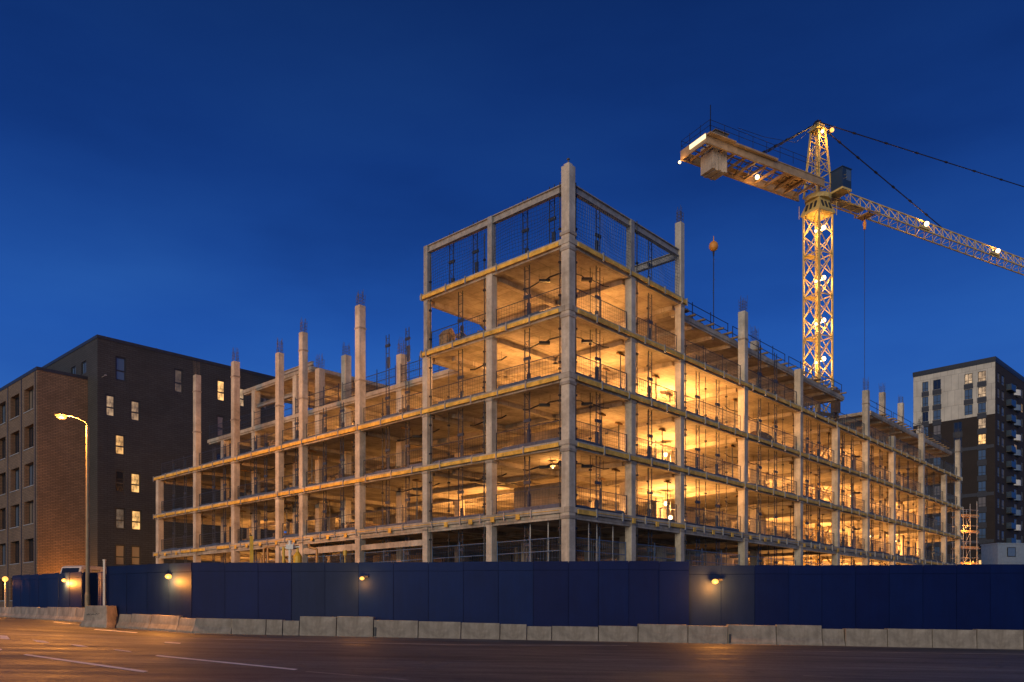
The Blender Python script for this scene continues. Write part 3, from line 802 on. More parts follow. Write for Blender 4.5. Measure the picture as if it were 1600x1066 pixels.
# brown heap under sheeting
mb = MB(); nx, ny = 18, 8
for j in range(ny + 1):
    for i in range(nx + 1):
        x, y = i / nx * 2 - 1, j / ny * 2 - 1
        hgt = max(0, (1 - abs(x) ** 2.2)) ** .7 * max(0, 1 - abs(y) ** 2.4) ** .8 * 1.5
        mb.v.append((x * 2.2, y * 1.2, hgt + .05 * math.sin(9 * x + 5 * y) * (hgt > .05)))
for j in range(ny):
    for i in range(nx): mb.f.append((j * (nx + 1) + i, j * (nx + 1) + i + 1, (j + 1) * (nx + 1) + i + 1, (j + 1) * (nx + 1) + i)); mb.mi.append(0)
obj_at(mb, 'sheeted_heap', M['tarp'], 25.6, 2.0, LV[3], 'rounded brown sheeted heap behind the rail on the third slab, crane side', 'material heap')
# pipework run on the first slab
mb = MB()
mb.path([(-1.7, 0, 0), (-1.7, 0, 1.5), (-.6, 0, 1.62)], .05); mb.path([(-.6, 0, 1.62), (.2, 0, 1.62), (.2, 0, 0)], .07, 8)
mb.path([(1.0, .2, 0), (1.0, .2, 1.15), (1.9, .2, 1.15), (1.9, .2, 0)], .09, 8); mb.box(-2.2, 2.4, .6, 1.6, 0, .9)
obj_at(mb, 'pipework', M['galv'], 15.4, 3.2, LV[1], 'bent pipework and low plinth on the first slab behind the tower column', 'pipework')
# service runs slung under the soffits
def service(v0, u0, v1, u1, L, label, drop=.32, r=.05):
    mb = MB(); n = 8; pts = []
    for i in range(n + 1):
        f = i / n; p = W(v0 + (v1 - v0) * f, u0 + (u1 - u0) * f, LV[L] - .60 - drop * (.5 + .5 * math.sin(3 * PI * f) ** 2)); pts.append(p - W(v0, u0, 0))
    mb.path(pts, r, 6)
    for i in (1, 3, 5, 7): mb.bar(pts[i], (pts[i].x, pts[i].y, LV[L] - .28), .012, n=4)
    mb.box(pts[4].x - .3, pts[4].x + .3, pts[4].y - .12, pts[4].y + .12, pts[4].z - .07, pts[4].z + .07)
    o = mb.build('service_cable', M['dark_steel']); o.location = W(v0, u0, 0); tag(o, label, 'cable', 'cables slung under the slabs')
k = 0
for L in (2, 3, 4, 5):
    service(1.2, 1.3, 4.9, 1.0, L, f'dark cable under the {ORD[L]} slab in the corner bay, crane side', .2, .03)
    service(1.4, 1.2, 1.9, 4.8, L, f'dark cable tray under the {ORD[L]} slab in the corner bay, street lamp side', .2, .045)
    if L < 5: service(2.2, 6.4, 2.6, 9.8, L, f'dark cable tray under the {ORD[L]} slab in the second bay, street lamp side', .2, .045)
    if L < 5: service(21, 2.4, 26.5, 2.6, L, f'dark cable under the {ORD[L]} slab in the fourth bay, crane side', .35, .03)
    if L < 5: service(43.5, 2.2, 48.6, 2.0, L, f'dark cable under the {ORD[L]} slab in the seventh bay, crane side', .4, .03)
    if L < 4: service(2, 12, 2.4, 16.6, L, f'dark cable tray under the {ORD[L]} slab in the third bay, street lamp side', .2, .045)
    if L < 4: service(2, 28.2, 2.4, 33, L, f'dark cable tray under the {ORD[L]} slab in the sixth bay, street lamp side', .2, .045)

# plant and pipes between hoarding and building, street lamp side
def yard(px, d): p = at(px, HY, d); return (p.x, p.y, zg(p.x))
def yard_obj(mb, name, mat, px, d, label, cat, rz=0):
    o = mb.build(name, mat); o.location = yard(px, d); o.rotation_euler = (0, 0, rz); return tag(o, label, cat)
def hz(py, d, px): return EYE + (HY - py) / F * d - zg((px - 800) / F * d)
d = 47.0
mb = MB(); h = hz(838, d, 393); mb.box(-.05, .05, -.07, .07, 0, h); mb.box(-.1, .1, -.1, .1, h * .62, h)
yard_obj(mb, 'steel_post', M['yellow_paint'], 393, d, 'tall yellow steel post standing in front of the first slab edge', 'steel post', .3)
mb = MB(); h = hz(857, d, 415)
mb.path([(-.18, 0, 0), (-.18, 0, h), (.0, 0, h + .1), (.5, 0, h + .12)], .06); mb.path([(.05, 0, 0), (.05, 0, h + .02)], .06); mb.path([(-.36, .1, 0), (-.36, .1, h - .5)], .06)
yard_obj(mb, 'standpipe', M['orange_paint'], 417, d, 'bent orange standpipes behind the hoarding beside the yellow post', 'standpipe', 0)
mb = MB(); h = hz(856, d, 443); mb.bar((0, 0, 0), (0, 0, h), .08, n=8); mb.ball((0, 0, h), .08)
yard_obj(mb, 'bollard_pipe', M['yellow_paint'], 443, d, 'plain yellow pipe standing just short of the white cross pole', 'pipe')
mb = MB(); h = hz(845, d, 453); mb.bar((0, 0, 0), (0, 0, h), .09, n=8); mb.bar((-.55, 0, h - .42), (.55, .1, h - .34), .05); mb.box(-.2, .22, -.14, .14, h - .5, h - .22); mb.bar((.16, 0, h - .45), (.22, 0, h - .1), .035)
yard_obj(mb, 'valve_pole', M['white_paint'], 453, d, 'pale valve pole with a cross arm rising over the hoarding', 'valve pole')
mb = MB(); h = hz(857, d, 465); mb.bar((0, 0, 0), (0, 0, h - .45), .27, .25, n=12); mb.bar((0, 0, h - .45), (0, 0, h - .2), .25, .09, n=12); mb.bar((0, 0, h - .2), (0, 0, h), .08, .05, n=8)
yard_obj(mb, 'gas_bottle', M['yellow_paint'], 465, d, 'yellow gas bottle shape with a narrow neck behind the hoarding', 'gas cylinder')
mb = MB(); h = hz(858, d, 490); mb.path([(.15, 0, 0), (.15, 0, h), (-.3, 0, h + .1), (-.3, 0, h + .32)], .07)
yard_obj(mb, 'bent_pipe', M['orange_paint'], 491, d, 'orange pipe with a double bend behind the hoarding', 'pipe')
mb = MB(); h = hz(868, d, 539); mb.bar((0, 0, 0), (0, 0, h), .03, n=6); mb.bar((0, 0, h), (0, 0, h + .3), .11, n=8)
yard_obj(mb, 'warning_beacon', M['yellow_paint'], 539, d, 'small yellow warning beacon on a thin pole behind the hoarding', 'beacon')

# ------------------------------------------------------------------ hoarding
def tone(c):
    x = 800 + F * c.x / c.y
    if x < 130: return 'hoard_slate_lit'
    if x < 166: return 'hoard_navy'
    if x < 296: return 'hoard_slate_lit'
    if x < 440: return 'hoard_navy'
    if x < 556: return 'hoard_slate_lit'
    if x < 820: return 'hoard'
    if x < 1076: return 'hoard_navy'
    if x < 1178: return 'hoard_slate_lit'
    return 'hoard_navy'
def hoarding(name, label, pts, tops, step, skirt=.1, posts=True):
    """polyline in plan, top height along it; every board is a part"""
    t = thing('hoarding', label, 'hoarding', (pts[0][0], pts[0][1], zg(pts[0][0])), 0)
    o = t.location.copy()
    post = MB(); cap = MB()
    seg = []
    for (a, b), (ta, tb) in zip(zip(pts, pts[1:]), zip(tops, tops[1:])):
        a, b = Vector((*a, 0)), Vector((*b, 0)); l = (b - a).length; k = max(1, round(l / step))
        dr = (b - a) / l; nr = Vector((dr.y, -dr.x, 0))
        for i in range(k):
            p = a + dr * (l * i / k + .012); q = a + dr * (l * (i + 1) / k - .012)
            zt = ta + (tb - ta) * (i + .5) / k + random.uniform(-.012, .012); zb0 = min(zg(p.x), zg(q.x)) + skirt
            j = random.uniform(-.012, .012)
            mb = MB()
            def slabq(z0, z1, f, bk):
                A, Bq, = p + nr * f - o, q + nr * f - o; C2, D2 = p - nr * bk - o, q - nr * bk - o
                n0 = len(mb.v)
                for zz in (z0, z1):
                    for c in (A, Bq, D2, C2): mb.v.append((c.x, c.y, zz - o.z))
                for f_ in ((0, 1, 2, 3), (4, 5, 6, 7), (0, 1, 5, 4), (1, 2, 6, 5), (2, 3, 7, 6), (3, 0, 4, 7)): mb.f.append(tuple(n0 + x for x in f_)); mb.mi.append(0)
            slabq(zb0, zt - .40, j, .03); slabq(zt - .375, zt, j + .012, .03); slabq(zt - .40, zt - .375, j - .025, .028)
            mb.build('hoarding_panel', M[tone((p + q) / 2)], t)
            pp = p - dr * .012
            post.bar(pp - nr * .09 - o + Vector((0, 0, zb0 - skirt - .02)), pp - nr * .09 - o + Vector((0, 0, zt - .05)), .05)
            post.bar(pp + nr * .012 - o + Vector((0, 0, zb0)), pp + nr * .012 - o + Vector((0, 0, zt - .05)), .007)
    post.build('fence_posts', M['hoard_navy'], t)
    return t
HD = 35.15
def hx(px, d=HD): return ((px - 800) / F * d, d)
P0 = (-19.07, 38.3)
hoarding('hoarding', 'dark blue panel hoarding along the street in front of the building corner', [P0, (-13.9, 35.35), hx(560), hx(888), hx(1077)], [3.365, 3.37, 3.35, 3.415, 3.415], 1.47)
hoarding('hoarding', 'lower dark blue hoarding run on the crane side with a single lamp', [hx(1074, 35.4), hx(1600, 35.4), hx(2100, 35.4)], [3.23, 3.29, 3.29], 1.47)
hoarding('hoarding', 'distant blue hoarding receding beyond the street lamp beneath the brick building', [(-42.3, 69.0), (-29.6, 56.0)], [4.27, 3.95], 2.6)
hoarding('hoarding', 'short recessed blue hoarding bay between street lamp and pale thin post', [(-29.5, 56.1), (-29.0, 57.0), (-20.2, 40.4)], [3.95, 3.95, 3.2], 1.6)
# pale timber post where the runs meet
mb = MB(); p = P0; z0 = zg(p[0]); mb.box(-.045, .045, -.045, .045, 0, 3.62 - z0); mb.box(-.06, .06, -.06, .06, 3.62 - z0, 3.67 - z0)
o = mb.build('fence_post', M['galv']); o.location = (p[0] + .02, p[1] - .22, z0); tag(o, 'pale thin post at the end of the long blue hoarding', 'post')

# ------------------------------------------------------------------ concrete barriers
def barrier(p, q, h, label, depth=.42, jersey=True, gap=.025, name='concrete_barrier', group='concrete barriers along the kerb', mat='barrier', dark_pocket=None):
    p, q = Vector((*p, 0)), Vector((*q, 0)); l = (q - p).length - gap; dr = (q - p).normalized()
    ang = math.atan2(dr.y, dr.x); c = (p + q) / 2
    mb = MB()
    if jersey: prof = [(0, 0), (.0, .10), (.10, .30), (.16, h), (depth - .06, h), (depth, .10), (depth, 0)]
    else: prof = [(0, 0), (.03, h * .5), (.035, h * .5 + .015), (.045, h), (depth, h), (depth, 0)]
    prof = [(x, z - .08 if z == 0 else z) for x, z in prof]
    k = len(mb.v); n = len(prof)
    for xx in (-l / 2, l / 2):
        for y, z in prof: mb.v.append((xx, y, z))
    for i in range(n):
        j = (i + 1) % n; mb.f.append((k + i, k + j, k + n + j, k + n + i)); mb.mi.append(0)
    mb.f.append(tuple(range(k, k + n))); mb.f.append(tuple(range(k + n, k + 2 * n))); mb.mi += [0, 0]
    if dark_pocket is not None:
        mb.cur = 1; mb.box(dark_pocket - .05, dark_pocket + .05, -.012, .03, .04, .42)
    o = mb.build(name, [M[mat], M['coping']], None, .018)
    o.location = (c.x, c.y, zg(c.x)); o.rotation_euler = (random.uniform(-.008, .008), -math.atan2(zg(q.x) - zg(p.x), max(.01, (q - p).length)), ang + random.uniform(-.006, .006))
    return tag(o, label, 'concrete barrier', group)
def kerb_pt(px):
    k = (px - 800) / F
    lo, hi = 20.0, 95.0
    for _ in range(50):
        m_ = (lo + hi) / 2
        if m_ < bline(k * m_): lo = m_
        else: hi = m_
    return (k * lo, lo)
main = [181, 200, 231, 275, 301, 361, 415, 441, 467, 525, 583, 653, 720, 781, 823, 862, 935, 997, 1075, 1137.5, 1214, 1286, 1321, 1387, 1457, 1527, 1600, 1672, 1745]
tops = [960, 960, 961.5, 966, 966.5, 967.5, 968.5, 970, 963.5, 963.5, 969.5, 971.5, 973.5, 975.5, 979, 979, 978.5, 976, 978, 977, 977, 983, 983, 983, 984, 984, 985, 985]
for i, (a, b) in enumerate(zip(main, main[1:])):
    p, q = kerb_pt(a), kerb_pt(b); c = ((p[0] + q[0]) / 2, (p[1] + q[1]) / 2)
    h = EYE - (tops[i] - HY) / F * c[1] - zg(c[0])
    h = max(.55, min(1.1, h))
    jersey = i < 5 or i in (19, 20, 21)
    if i < 14: lab = f'concrete kerb barrier, {ORD[i + 1]} along the row from the chunky block at the lamp post'
    else: lab = f'concrete kerb barrier on the crane side, {ORD[i - 13]} beyond the middle of the long hoarding'
    barrier(p, q, h, lab, .42, jersey, .03, dark_pocket={9: .86, 18: .92, 13: None}.get(i))
far = [-12, 18.5, 29, 38, 55, 70, 86, 114, 128, 137]
for i, (a, b) in enumerate(zip(far, far[1:])):
    p, q = kerb_pt(a), kerb_pt(b); c = ((p[0] + q[0]) / 2, (p[1] + q[1]) / 2)
    barrier(p, q, .86 + random.uniform(-.04, .06), f'pale concrete barrier under the distant hoarding, {ORD[i + 1]} from the street end', .4, True, .05)
# chunky block by the lamp post
mb = MB(); L_, D_, H_ = 1.42, .85, 1.0
k = 0
def ring(z, l, d_): return [(-l / 2, -d_ / 2, z), (l / 2, -d_ / 2, z), (l / 2, d_ / 2, z), (-l / 2, d_ / 2, z)]
rings = [ring(-.08, L_ + .12, D_ + .12), ring(.14, L_ + .12, D_ + .12), ring(.34, L_ - .06, D_ - .12), ring(H_, L_ - .22, D_ - .26)]
for r_ in rings: mb.v += r_
for j in range(3):
    for i in range(4): mb.f.append((j * 4 + i, j * 4 + (i + 1) % 4, (j + 1) * 4 + (i + 1) % 4, (j + 1) * 4 + i)); mb.mi.append(0)
mb.f += [(0, 1, 2, 3), (12, 13, 14, 15)]; mb.mi += [0, 0]
blk = mb.build('concrete_block', M['barrier'], None, .03)
bp = at(158, HY, 37.7); blk.location = (bp.x, bp.y, zg(bp.x)); blk.rotation_euler = (0, 0, -.30)
tag(blk, 'chunky flared concrete block with smudged scrawl standing at the street lamp foot', 'concrete block')
# the smudged scrawl on its face
sc_ = MB(); x = -.5
pts = []
while x < .28:
    pts.append((x, 0, .60 + random.uniform(-.045, .045))); x += random.uniform(.025, .06)
for i, (a_, b_) in enumerate(zip(pts, pts[1:])):
    if i % 7 in (5,): continue
    fy = lambda z: -(D_ - .12) / 2 + (z - .34) / .66 * .07 - .004
    sc_.bar((a_[0], fy(a_[2]), a_[2]), (b_[0], fy(b_[2]), b_[2]), .011, n=4)
sc_.build('scrawl', M['coping'], blk)

# ------------------------------------------------------------------ street lamp
sl = at(137, HY, 46.0); sz = zg(sl.x)
t = thing('street_lamp', 'tall tapered street lamp with glowing orange head beside the chunky concrete block', 'street lamp', (sl.x, sl.y, sz))
ztop = EYE + (HY - 664) / F * 46 - sz
mb = MB(); mb.bar((0, 0, -.1), (0, 0, 1.6), .15, n=12); mb.bar((0, 0, 1.6), (0, 0, 1.75), .15, .115, n=12); mb.bar((0, 0, 1.75), (0, 0, ztop - .05), .115, .085, n=12)
mb.box(-.08, .08, -.155, -.13, .5, 1.1)
mb.build('pole', M['post'], t)
mb = MB(); zl = EYE + (HY - 652) / F * 46 - sz
mb.path([(0, 0, ztop - .1), (-.04, 0, ztop + .06), (-.18, 0, ztop + .20), (-.55, -.02, zl - .05), (-1.0, -.03, zl + .07), (-1.2, -.03, zl + .10)], .03, 8); mb.build('arm', M['dark_steel'], t)
mb = MB(); mb.ball((-1.48, -.03, zl + .10), .34, 14, 6, .32); mb.build('lamp_head', M['dark_steel'], t)
mb = MB(); mb.ball((-1.47, -.03, zl + .02), .27, 14, 6, .45); mb.build('lamp_glass', M['bulb_orange'], t)
light('POINT', (-1.40, -.10, zl - .55), 8500, (1, .345, .045), .2, t)

# lamps on the hoarding
def wall_lamp(px, py, d, label, power, side=.5, sz_=1.0):
    p = at(px, py, d)
    t = thing('wall_lamp', label, 'wall lamp', p, 0, 'bulkhead lamps fixed to the hoarding')
    mb = MB(); mb.box(-.10 * sz_, .34 * sz_, .02, .14, .04, .12); mb.box(.2 * sz_, .3 * sz_, .1, .5, .05, .11); mb.build('bracket', M['dark_steel'], t)
    mb = MB(); mb.ball((0, -.05, 0), .15 * sz_, 12, 6, .75); mb.build('lamp_glass', M['bulb_orange'], t)
    light('POINT', (0, -.40, -.22), power, SODIUM, .12, t)
wall_lamp(264, 901, 36.0, 'glowing bulkhead lamp on the blue hoarding nearest the chunky concrete block', 420)
wall_lamp(566, 904, 35.0, 'small white-hot lamp on the middle of the long blue hoarding', 80, .5, .7)
wall_lamp(1117, 909, 35.1, 'glowing lamp on the lower hoarding run on the crane side', 380)
wall_lamp(101, 907, 58.6, 'glowing lamp on the distant hoarding beyond the street lamp', 600, .5, 1.2)
tl = at(8, 905, 72); z0 = zg(tl.x)
t = thing('lamp_post', 'short distant lamp post glowing orange at the picture edge', 'lamp post', (tl.x, tl.y, z0))
mb = MB(); mb.bar((0, 0, -.1), (0, 0, tl.z - z0 - .1), .07, .05, n=8); mb.build('pole', M['galv'], t)
mb = MB(); mb.ball((0, 0, tl.z - z0), .24, 12, 6); mb.build('lamp_glass', M['bulb_orange'], t)
light('POINT', (0, -.5, tl.z - z0 - .35), 300, SODIUM, .12, t)

# ------------------------------------------------------------------ buildings around
class Facade:
    """box building: local x along its lamp-to-crane face, local y along the other face"""
    def __init__(s, name, label, cat, corner, ang_r, z0):
        s.t = thing(name, label, cat, (corner[0], corner[1], z0), ang_r); s.z0 = z0; s.c = corner; s.a = ang_r
        s.mb = MB(); s.cache = {}
    def hit(s, px, py, face):
        """where the sight line through a photo pixel meets a face: (along, height)"""
        k = (px - 800) / F
        dx, dy = (math.cos(s.a), math.sin(s.a)) if face == 'x' else (-math.sin(s.a), math.cos(s.a))
        a = (k * s.c[1] - s.c[0]) / (dx - k * dy); Y = s.c[1] + a * dy
        return a, EYE + (HY - py) / F * Y - s.z0
    def face(s, face, a0, a1, z0, z1, rects, depth=.25, off=0.0):
        xs = sorted(set([a0, a1] + [r[0] for r in rects] + [r[1] for r in rects])); zs = sorted(set([z0, z1] + [r[2] for r in rects] + [r[3] for r in rects]))
        P = (lambda a, z, d: (a, d + off, z)) if face == 'x' else (lambda a, z, d: (d + off, a, z))
        for xa, xb in zip(xs, xs[1:]):
            for za, zb_ in zip(zs, zs[1:]):
                mx, mz = (xa + xb) / 2, (za + zb_) / 2
                if any(r[0] < mx < r[1] and r[2] < mz < r[3] for r in rects): continue
                s.mb.quad(P(xa, za, 0), P(xb, za, 0), P(xb, zb_, 0), P(xa, zb_, 0))
        for x0, x1, b0, b1 in rects:
            for A, Bq in (((x0, b0), (x1, b0)), ((x1, b0), (x1, b1)), ((x1, b1), (x0, b1)), ((x0, b1), (x0, b0))):
                s.mb.quad(P(*A, 0), P(*Bq, 0), P(*Bq, depth), P(*A, depth))
    def window(s, face, r, pane, depth=.18, bars=((), (.5,)), fr=.08, sill=None, off=0.0, label=None, gd=.05):
        """bars: fractions of width / height where glazing bars run"""
        w_, h = round(r[1] - r[0], 3), round(r[3] - r[2], 3); key = (face, w_, h, bars, fr)
        if key not in s.cache:
            f = MB(); P = (lambda a0, a1, z0, z1, y0, y1: f.box(a0, a1, y0, y1, z0, z1)) if face == 'x' else (lambda a0, a1, z0, z1, y0, y1: f.box(y0, y1, a0, a1, z0, z1))
            P(0, fr, 0, h, 0, .08); P(w_ - fr, w_, 0, h, 0, .08); P(fr, w_ - fr, 0, fr, 0, .08); P(fr, w_ - fr, h - fr, h, 0, .08)
            for b in bars[0]: P(w_ * b - fr / 2, w_ * b + fr / 2, fr, h - fr, .004, .076)
            for b in bars[1]: P(fr, w_ - fr, h * b - fr / 2, h * b + fr / 2, .002, .078)
            g_ = MB()
            if face == 'x': g_.box(fr * .5, w_ - fr * .5, gd, gd + .02, fr * .5, h - fr * .5)
            else: g_.box(gd, gd + .02, fr * .5, w_ - fr * .5, fr * .5, h - fr * .5)
            s.cache[key] = (f.mesh('window', M['frame']), g_)
        me, g_ = s.cache[key]
        o = bpy.data.objects.new('window', me); COL.objects.link(o); o.parent = s.t
        o.location = (r[0], depth + off - .08, r[2]) if face == 'x' else (depth + off - .08, r[0], r[2])
        pk = (key, pane)
        if pk not in s.cache: s.cache[pk] = g_.mesh('pane', M[pane])
        p = bpy.data.objects.new('pane', s.cache[pk]); COL.objects.link(p); p.parent = o
        if sill:
            q = MB()
            if face == 'x': q.box(-.06, w_ + .06, -depth + .02, .0, -.08, -.002)
            else: q.box(-depth + .02, .0, -.06, w_ + .06, -.08, -.002)
            q.build('sill', M[sill], o)
        if label: o['label'] = label
        return o
    def finish(s, mats, X, Y, H, extra=None):
        """blind back walls and roof"""
        m = s.mb
        m.quad((X, 0, 0), (X, Y, 0), (X, Y, H), (X, 0, H)); m.quad((0, Y, 0), (X, Y, 0), (X, Y, H), (0, Y, H)); m.quad((0, 0, H), (X, 0, H), (X, Y, H), (0, Y, H))
        s.mb.build('wall', mats, s.t)
        c = MB(); e = .06
        c.box(-e, X + e, -e, .30, H, H + .30); c.box(-e, .30, .30, Y + e, H, H + .30); c.box(.30, X + e, Y - .3, Y + e, H, H + .30); c.box(X - .3, X + e, .30, Y - .3, H, H + .30)
        c.build('coping', M['coping'], s.t)

# tan brick building at the street
A0 = at(58, HY, 76); g0 = zg(A0.x) - .3
H1 = EYE + (HY - 573) / F * 76 - g0 - .3
fb = Facade('brick_building', 'tan brick five storey building with deep windows at the picture edge', 'building', (A0.x, A0.y), TH, g0)
rs = []
for cx0, cx1 in ((1.0, 3.65), (5.15, 7.8), (9.35, 12.0), (13.5, 16.2), (17.7, 20.4)):
    for row in range(6):
        zc = 21.45 - g0 - 3.60 * row
        if zc - 1.1 > .3: rs.append((cx0, cx1, zc - 1.10, zc + 1.10))
fb.face('y', 0, 30, 0, H1, rs, .55)
fb.face('x', 0, 4.45, 0, H1, [])
for i, r_ in enumerate(rs): fb.window('y', r_, random.choice(('glass', 'blue_glass', 'grey_glass', 'glass')), .50, ((.36, .68), ()), .08, 'pale_frame')
# recessed brick joints between the bays
fb.finish(M['brick'], 4.45, 30, H1)
pl = MB()
for y in (.45, 4.4, 8.55, 12.75, 16.95): pl.box(-.05, -.004, y - .06, y + .06, 0, H1 - .02)
pl.build('downpipe', M['coping'], fb.t)

# charcoal block behind it
Dp = (-39.5, 77.64); g1 = zg(-39.5) - .3; H2 = EYE + (HY - 523) / F * 77.64 - g1 - .3
db = Facade('dark_block', 'charcoal clad six storey block with scattered lit windows beside the brick building', 'building', Dp, TH, g1)
wins = [((180.5, 197, 558, 595), 'blue_glass'), ((272, 286, 577, 614), 'lit_faint'), ((339, 352, 594, 627), 'lit'), ((165, 180, 617, 651), 'lit_dim'), ((204, 219, 626, 658), 'lit_dim'),
        ((179.5, 195.5, 679, 711), 'lit'), ((180, 195, 735, 769), 'glass'), ((204, 220, 739, 771), 'lit'), ((180, 196, 794, 827), 'lit_faint'), ((205, 221.5, 797, 829), 'lit'),
        ((180, 196, 851, 884), 'grey_glass'), ((205, 220.5, 853, 884), 'grey_glass'), ((339, 351, 650, 683), 'grey_glass'), ((373, 383, 606, 636), 'lit_dim'), ((338, 350, 708, 740), 'glass'), ((411, 418, 617, 640), 'grey_glass')]
rs = []
for (x0, x1, y0, y1), pn in wins:
    a0, zt = db.hit(x0, y0, 'x'); a1, zb_ = db.hit((x0 + x1) / 2, y1, 'x'); a1 = db.hit(x1, y1, 'x')[0]
    zt = db.hit((x0 + x1) / 2, y0, 'x')[1]
    rs.append((a0, a1, zb_, zt))
db.face('x', 0, 19.2, 0, H2, rs, .22)
ry = []
for (x0, x1, y0, y1) in ((111, 118, 571, 592), (127, 134.5, 563, 584)):
    a1, _ = db.hit(x0, y0, 'y'); a0, zt = db.hit(x1, y0, 'y'); zb_ = db.hit((x0 + x1) / 2, y1, 'y')[1]
    ry.append((a0, a1, zb_, zt))
db.face('y', 0, 22, 0, H2, ry, .22)
for r_, (q, pn) in zip(rs, wins): db.window('x', r_, pn, .16, ((), (.42,)), .13)
for r_ in ry: db.window('y', r_, 'blue_glass', .16, ((.5,), ()), .09)
db.finish(M['dark_brick'], 19.2, 22, H2)
al = MB(); al.bar((0, 0, 0), (.0, -.9, .02), .03); al.box(-.08, .08, -1.0, -.8, -.03, .05)
o = al.build('wall_bracket', M['galv'], db.t); o.location = (0.4, -.0, db.hit(152, 588, 'x')[1])

# apartment tower on the crane side
Tc = at(1555, HY, 157); aR = math.atan2(.701, .713); gz = -1.2
HT = EYE + (HY - 557) / F * 157 - gz - 1.0
tw = Facade('apartment_tower', 'tall apartment tower with cream top storeys above dark brown brick and balconies', 'building', (Tc.x, Tc.y), aR, gz)
ST = 3.06; XT = 21.0; YT = 15.0
zt0 = HT - 10.0
rcols = [(1441, 1450.5), (1458, 1470), (1490, 1503), (1507, 1519.5), (1528, 1540.5)]
ya = []
for x0, x1 in rcols:
    a1 = tw.hit(x0, 700, 'y')[0]; a0 = tw.hit(x1, 700, 'y')[0]; ya.append((a0, a1))
rects_top, rects_low, wl = [], [], []
for row in range(16):
    zc = HT - 2.35 - ST * row
    if row == 0: pass
    if zc - 1 < .5: continue
    for ci, (a0, a1) in enumerate(ya):
        if row < 3 and ci == 2: continue
        if row >= 3 and ci == 3: continue
        r_ = (a0, a1, zc - .98, zc + .98)
        (rects_top if row < 3 else rects_low).append(r_); wl.append((r_, row, ci))
tw.face('y', 0, YT, 0, zt0, [r for r in rects_low], .2)
tw.mb.cur = 1; tw.face('y', 0, YT, zt0, HT, [r for r in rects_top], .2); tw.mb.cur = 0
litset = {(0, 3): 'lit_dim', (0, 4): 'lit_dim', (1, 4): 'lit_dim', (3, 4): 'lit_dim', (4, 4): 'lit', (12, 4): 'lit'}
for r_, row, ci in wl: tw.window('y', r_, litset.get((row, ci), random.choice(('blue_glass', 'blue_glass', 'glass', 'grey_glass'))), .14, ((.5,), (.3,)), .08)
# dark spandrel strips between stacked windows
sp_ = MB()
for ci, (a0, a1) in enumerate(ya):
    for row in range(15):
        if (ci == 2 and row < 3) or (ci == 3 and row >= 2): continue
        zc = HT - 2.35 - ST * row
        sp_ = MB(); sp_.box(-.035, -.004, a0 - .12, a1 + .12, zc - ST + 1.02, zc - 1.02); sp_.build('spandrel', M['spandrel'], tw.t)
for row in range(4, 16, 3): sp_ = MB(); sp_.box(-.03, -.003, .2, YT - .2, HT - 2.35 - ST * row - 1.9, HT - 2.35 - ST * row - 1.25); sp_.build('storey_band', M['spandrel'], tw.t)
rx = []
for row in range(15):
    zc = HT - 2.6 - ST * row
    if zc < 1.5: continue
    for x0, x1 in ((1.6, 3.1), (4.4, 6.2)): rx.append((x0, x1, zc - .95, zc + .95))
    rx.append((13.2, 15.2, zc - .95, zc + .95)); rx.append((18.2, 19.6, zc - .95, zc + .95))
tw.face('x', 0, XT, 0, HT, rx, .2)
for i, r_ in enumerate(rx): tw.window('x', r_, ('lit_dim' if i in (7, 18) else random.choice(('blue_glass', 'grey_glass', 'blue_glass'))), .14, ((.5,), (.3,)), .08)
tw.finish([M['brown_brick'], M['cream']], XT, YT, HT)
cp = MB(); cp.box(-.10, XT + .1, -.10, .4, HT + .302, HT + 1.0); cp.box(-.10, .4, .4, YT + .1, HT + .302, HT + 1.0); cp.build('parapet', M['coping'], tw.t)
for row in range(14):
    zc = HT - 4.0 - ST * row
    mb = MB(); mb.box(7.4, 10.6, -.95, -.004, zc - .18, zc); mb.build('balcony_slab', M['spandrel'], tw.t)
    mb = MB()
    mb.box(7.42, 10.58, -.93, -.89, zc + .02, zc + 1.05); mb.box(7.42, 7.46, -.89, -.01, zc + .02, zc + 1.05)
    mb.build('balcony_rail', M['cab'], tw.t)
    mb = MB(); prof = []
    for i in range(9):
        f = i / 8; prof.append((12.6 + 3.4 * f, -.1 - .75 * math.sin(PI * f)))
    for (x0, y0), (x1, y1) in zip(prof, prof[1:]): mb.quad((x0, y0, zc - .1), (x1, y1, zc - .1), (x1, y1, zc + 1.05), (x0, y0, zc + 1.05)); mb.quad((x0, y0 + .06, zc - .1), (x1, y1 + .06, zc - .1), (x1, y1 + .06, zc + 1.05), (x0, y0 + .06, zc + 1.05))
    mb.quad(*[(x, y, zc - .1) for x, y in prof]); mb.quad(*[(x, y, zc + .02) for x, y in prof])
    mb.build('curved_balcony', M['cabin'] if row % 3 else M['white_paint'], tw.t)
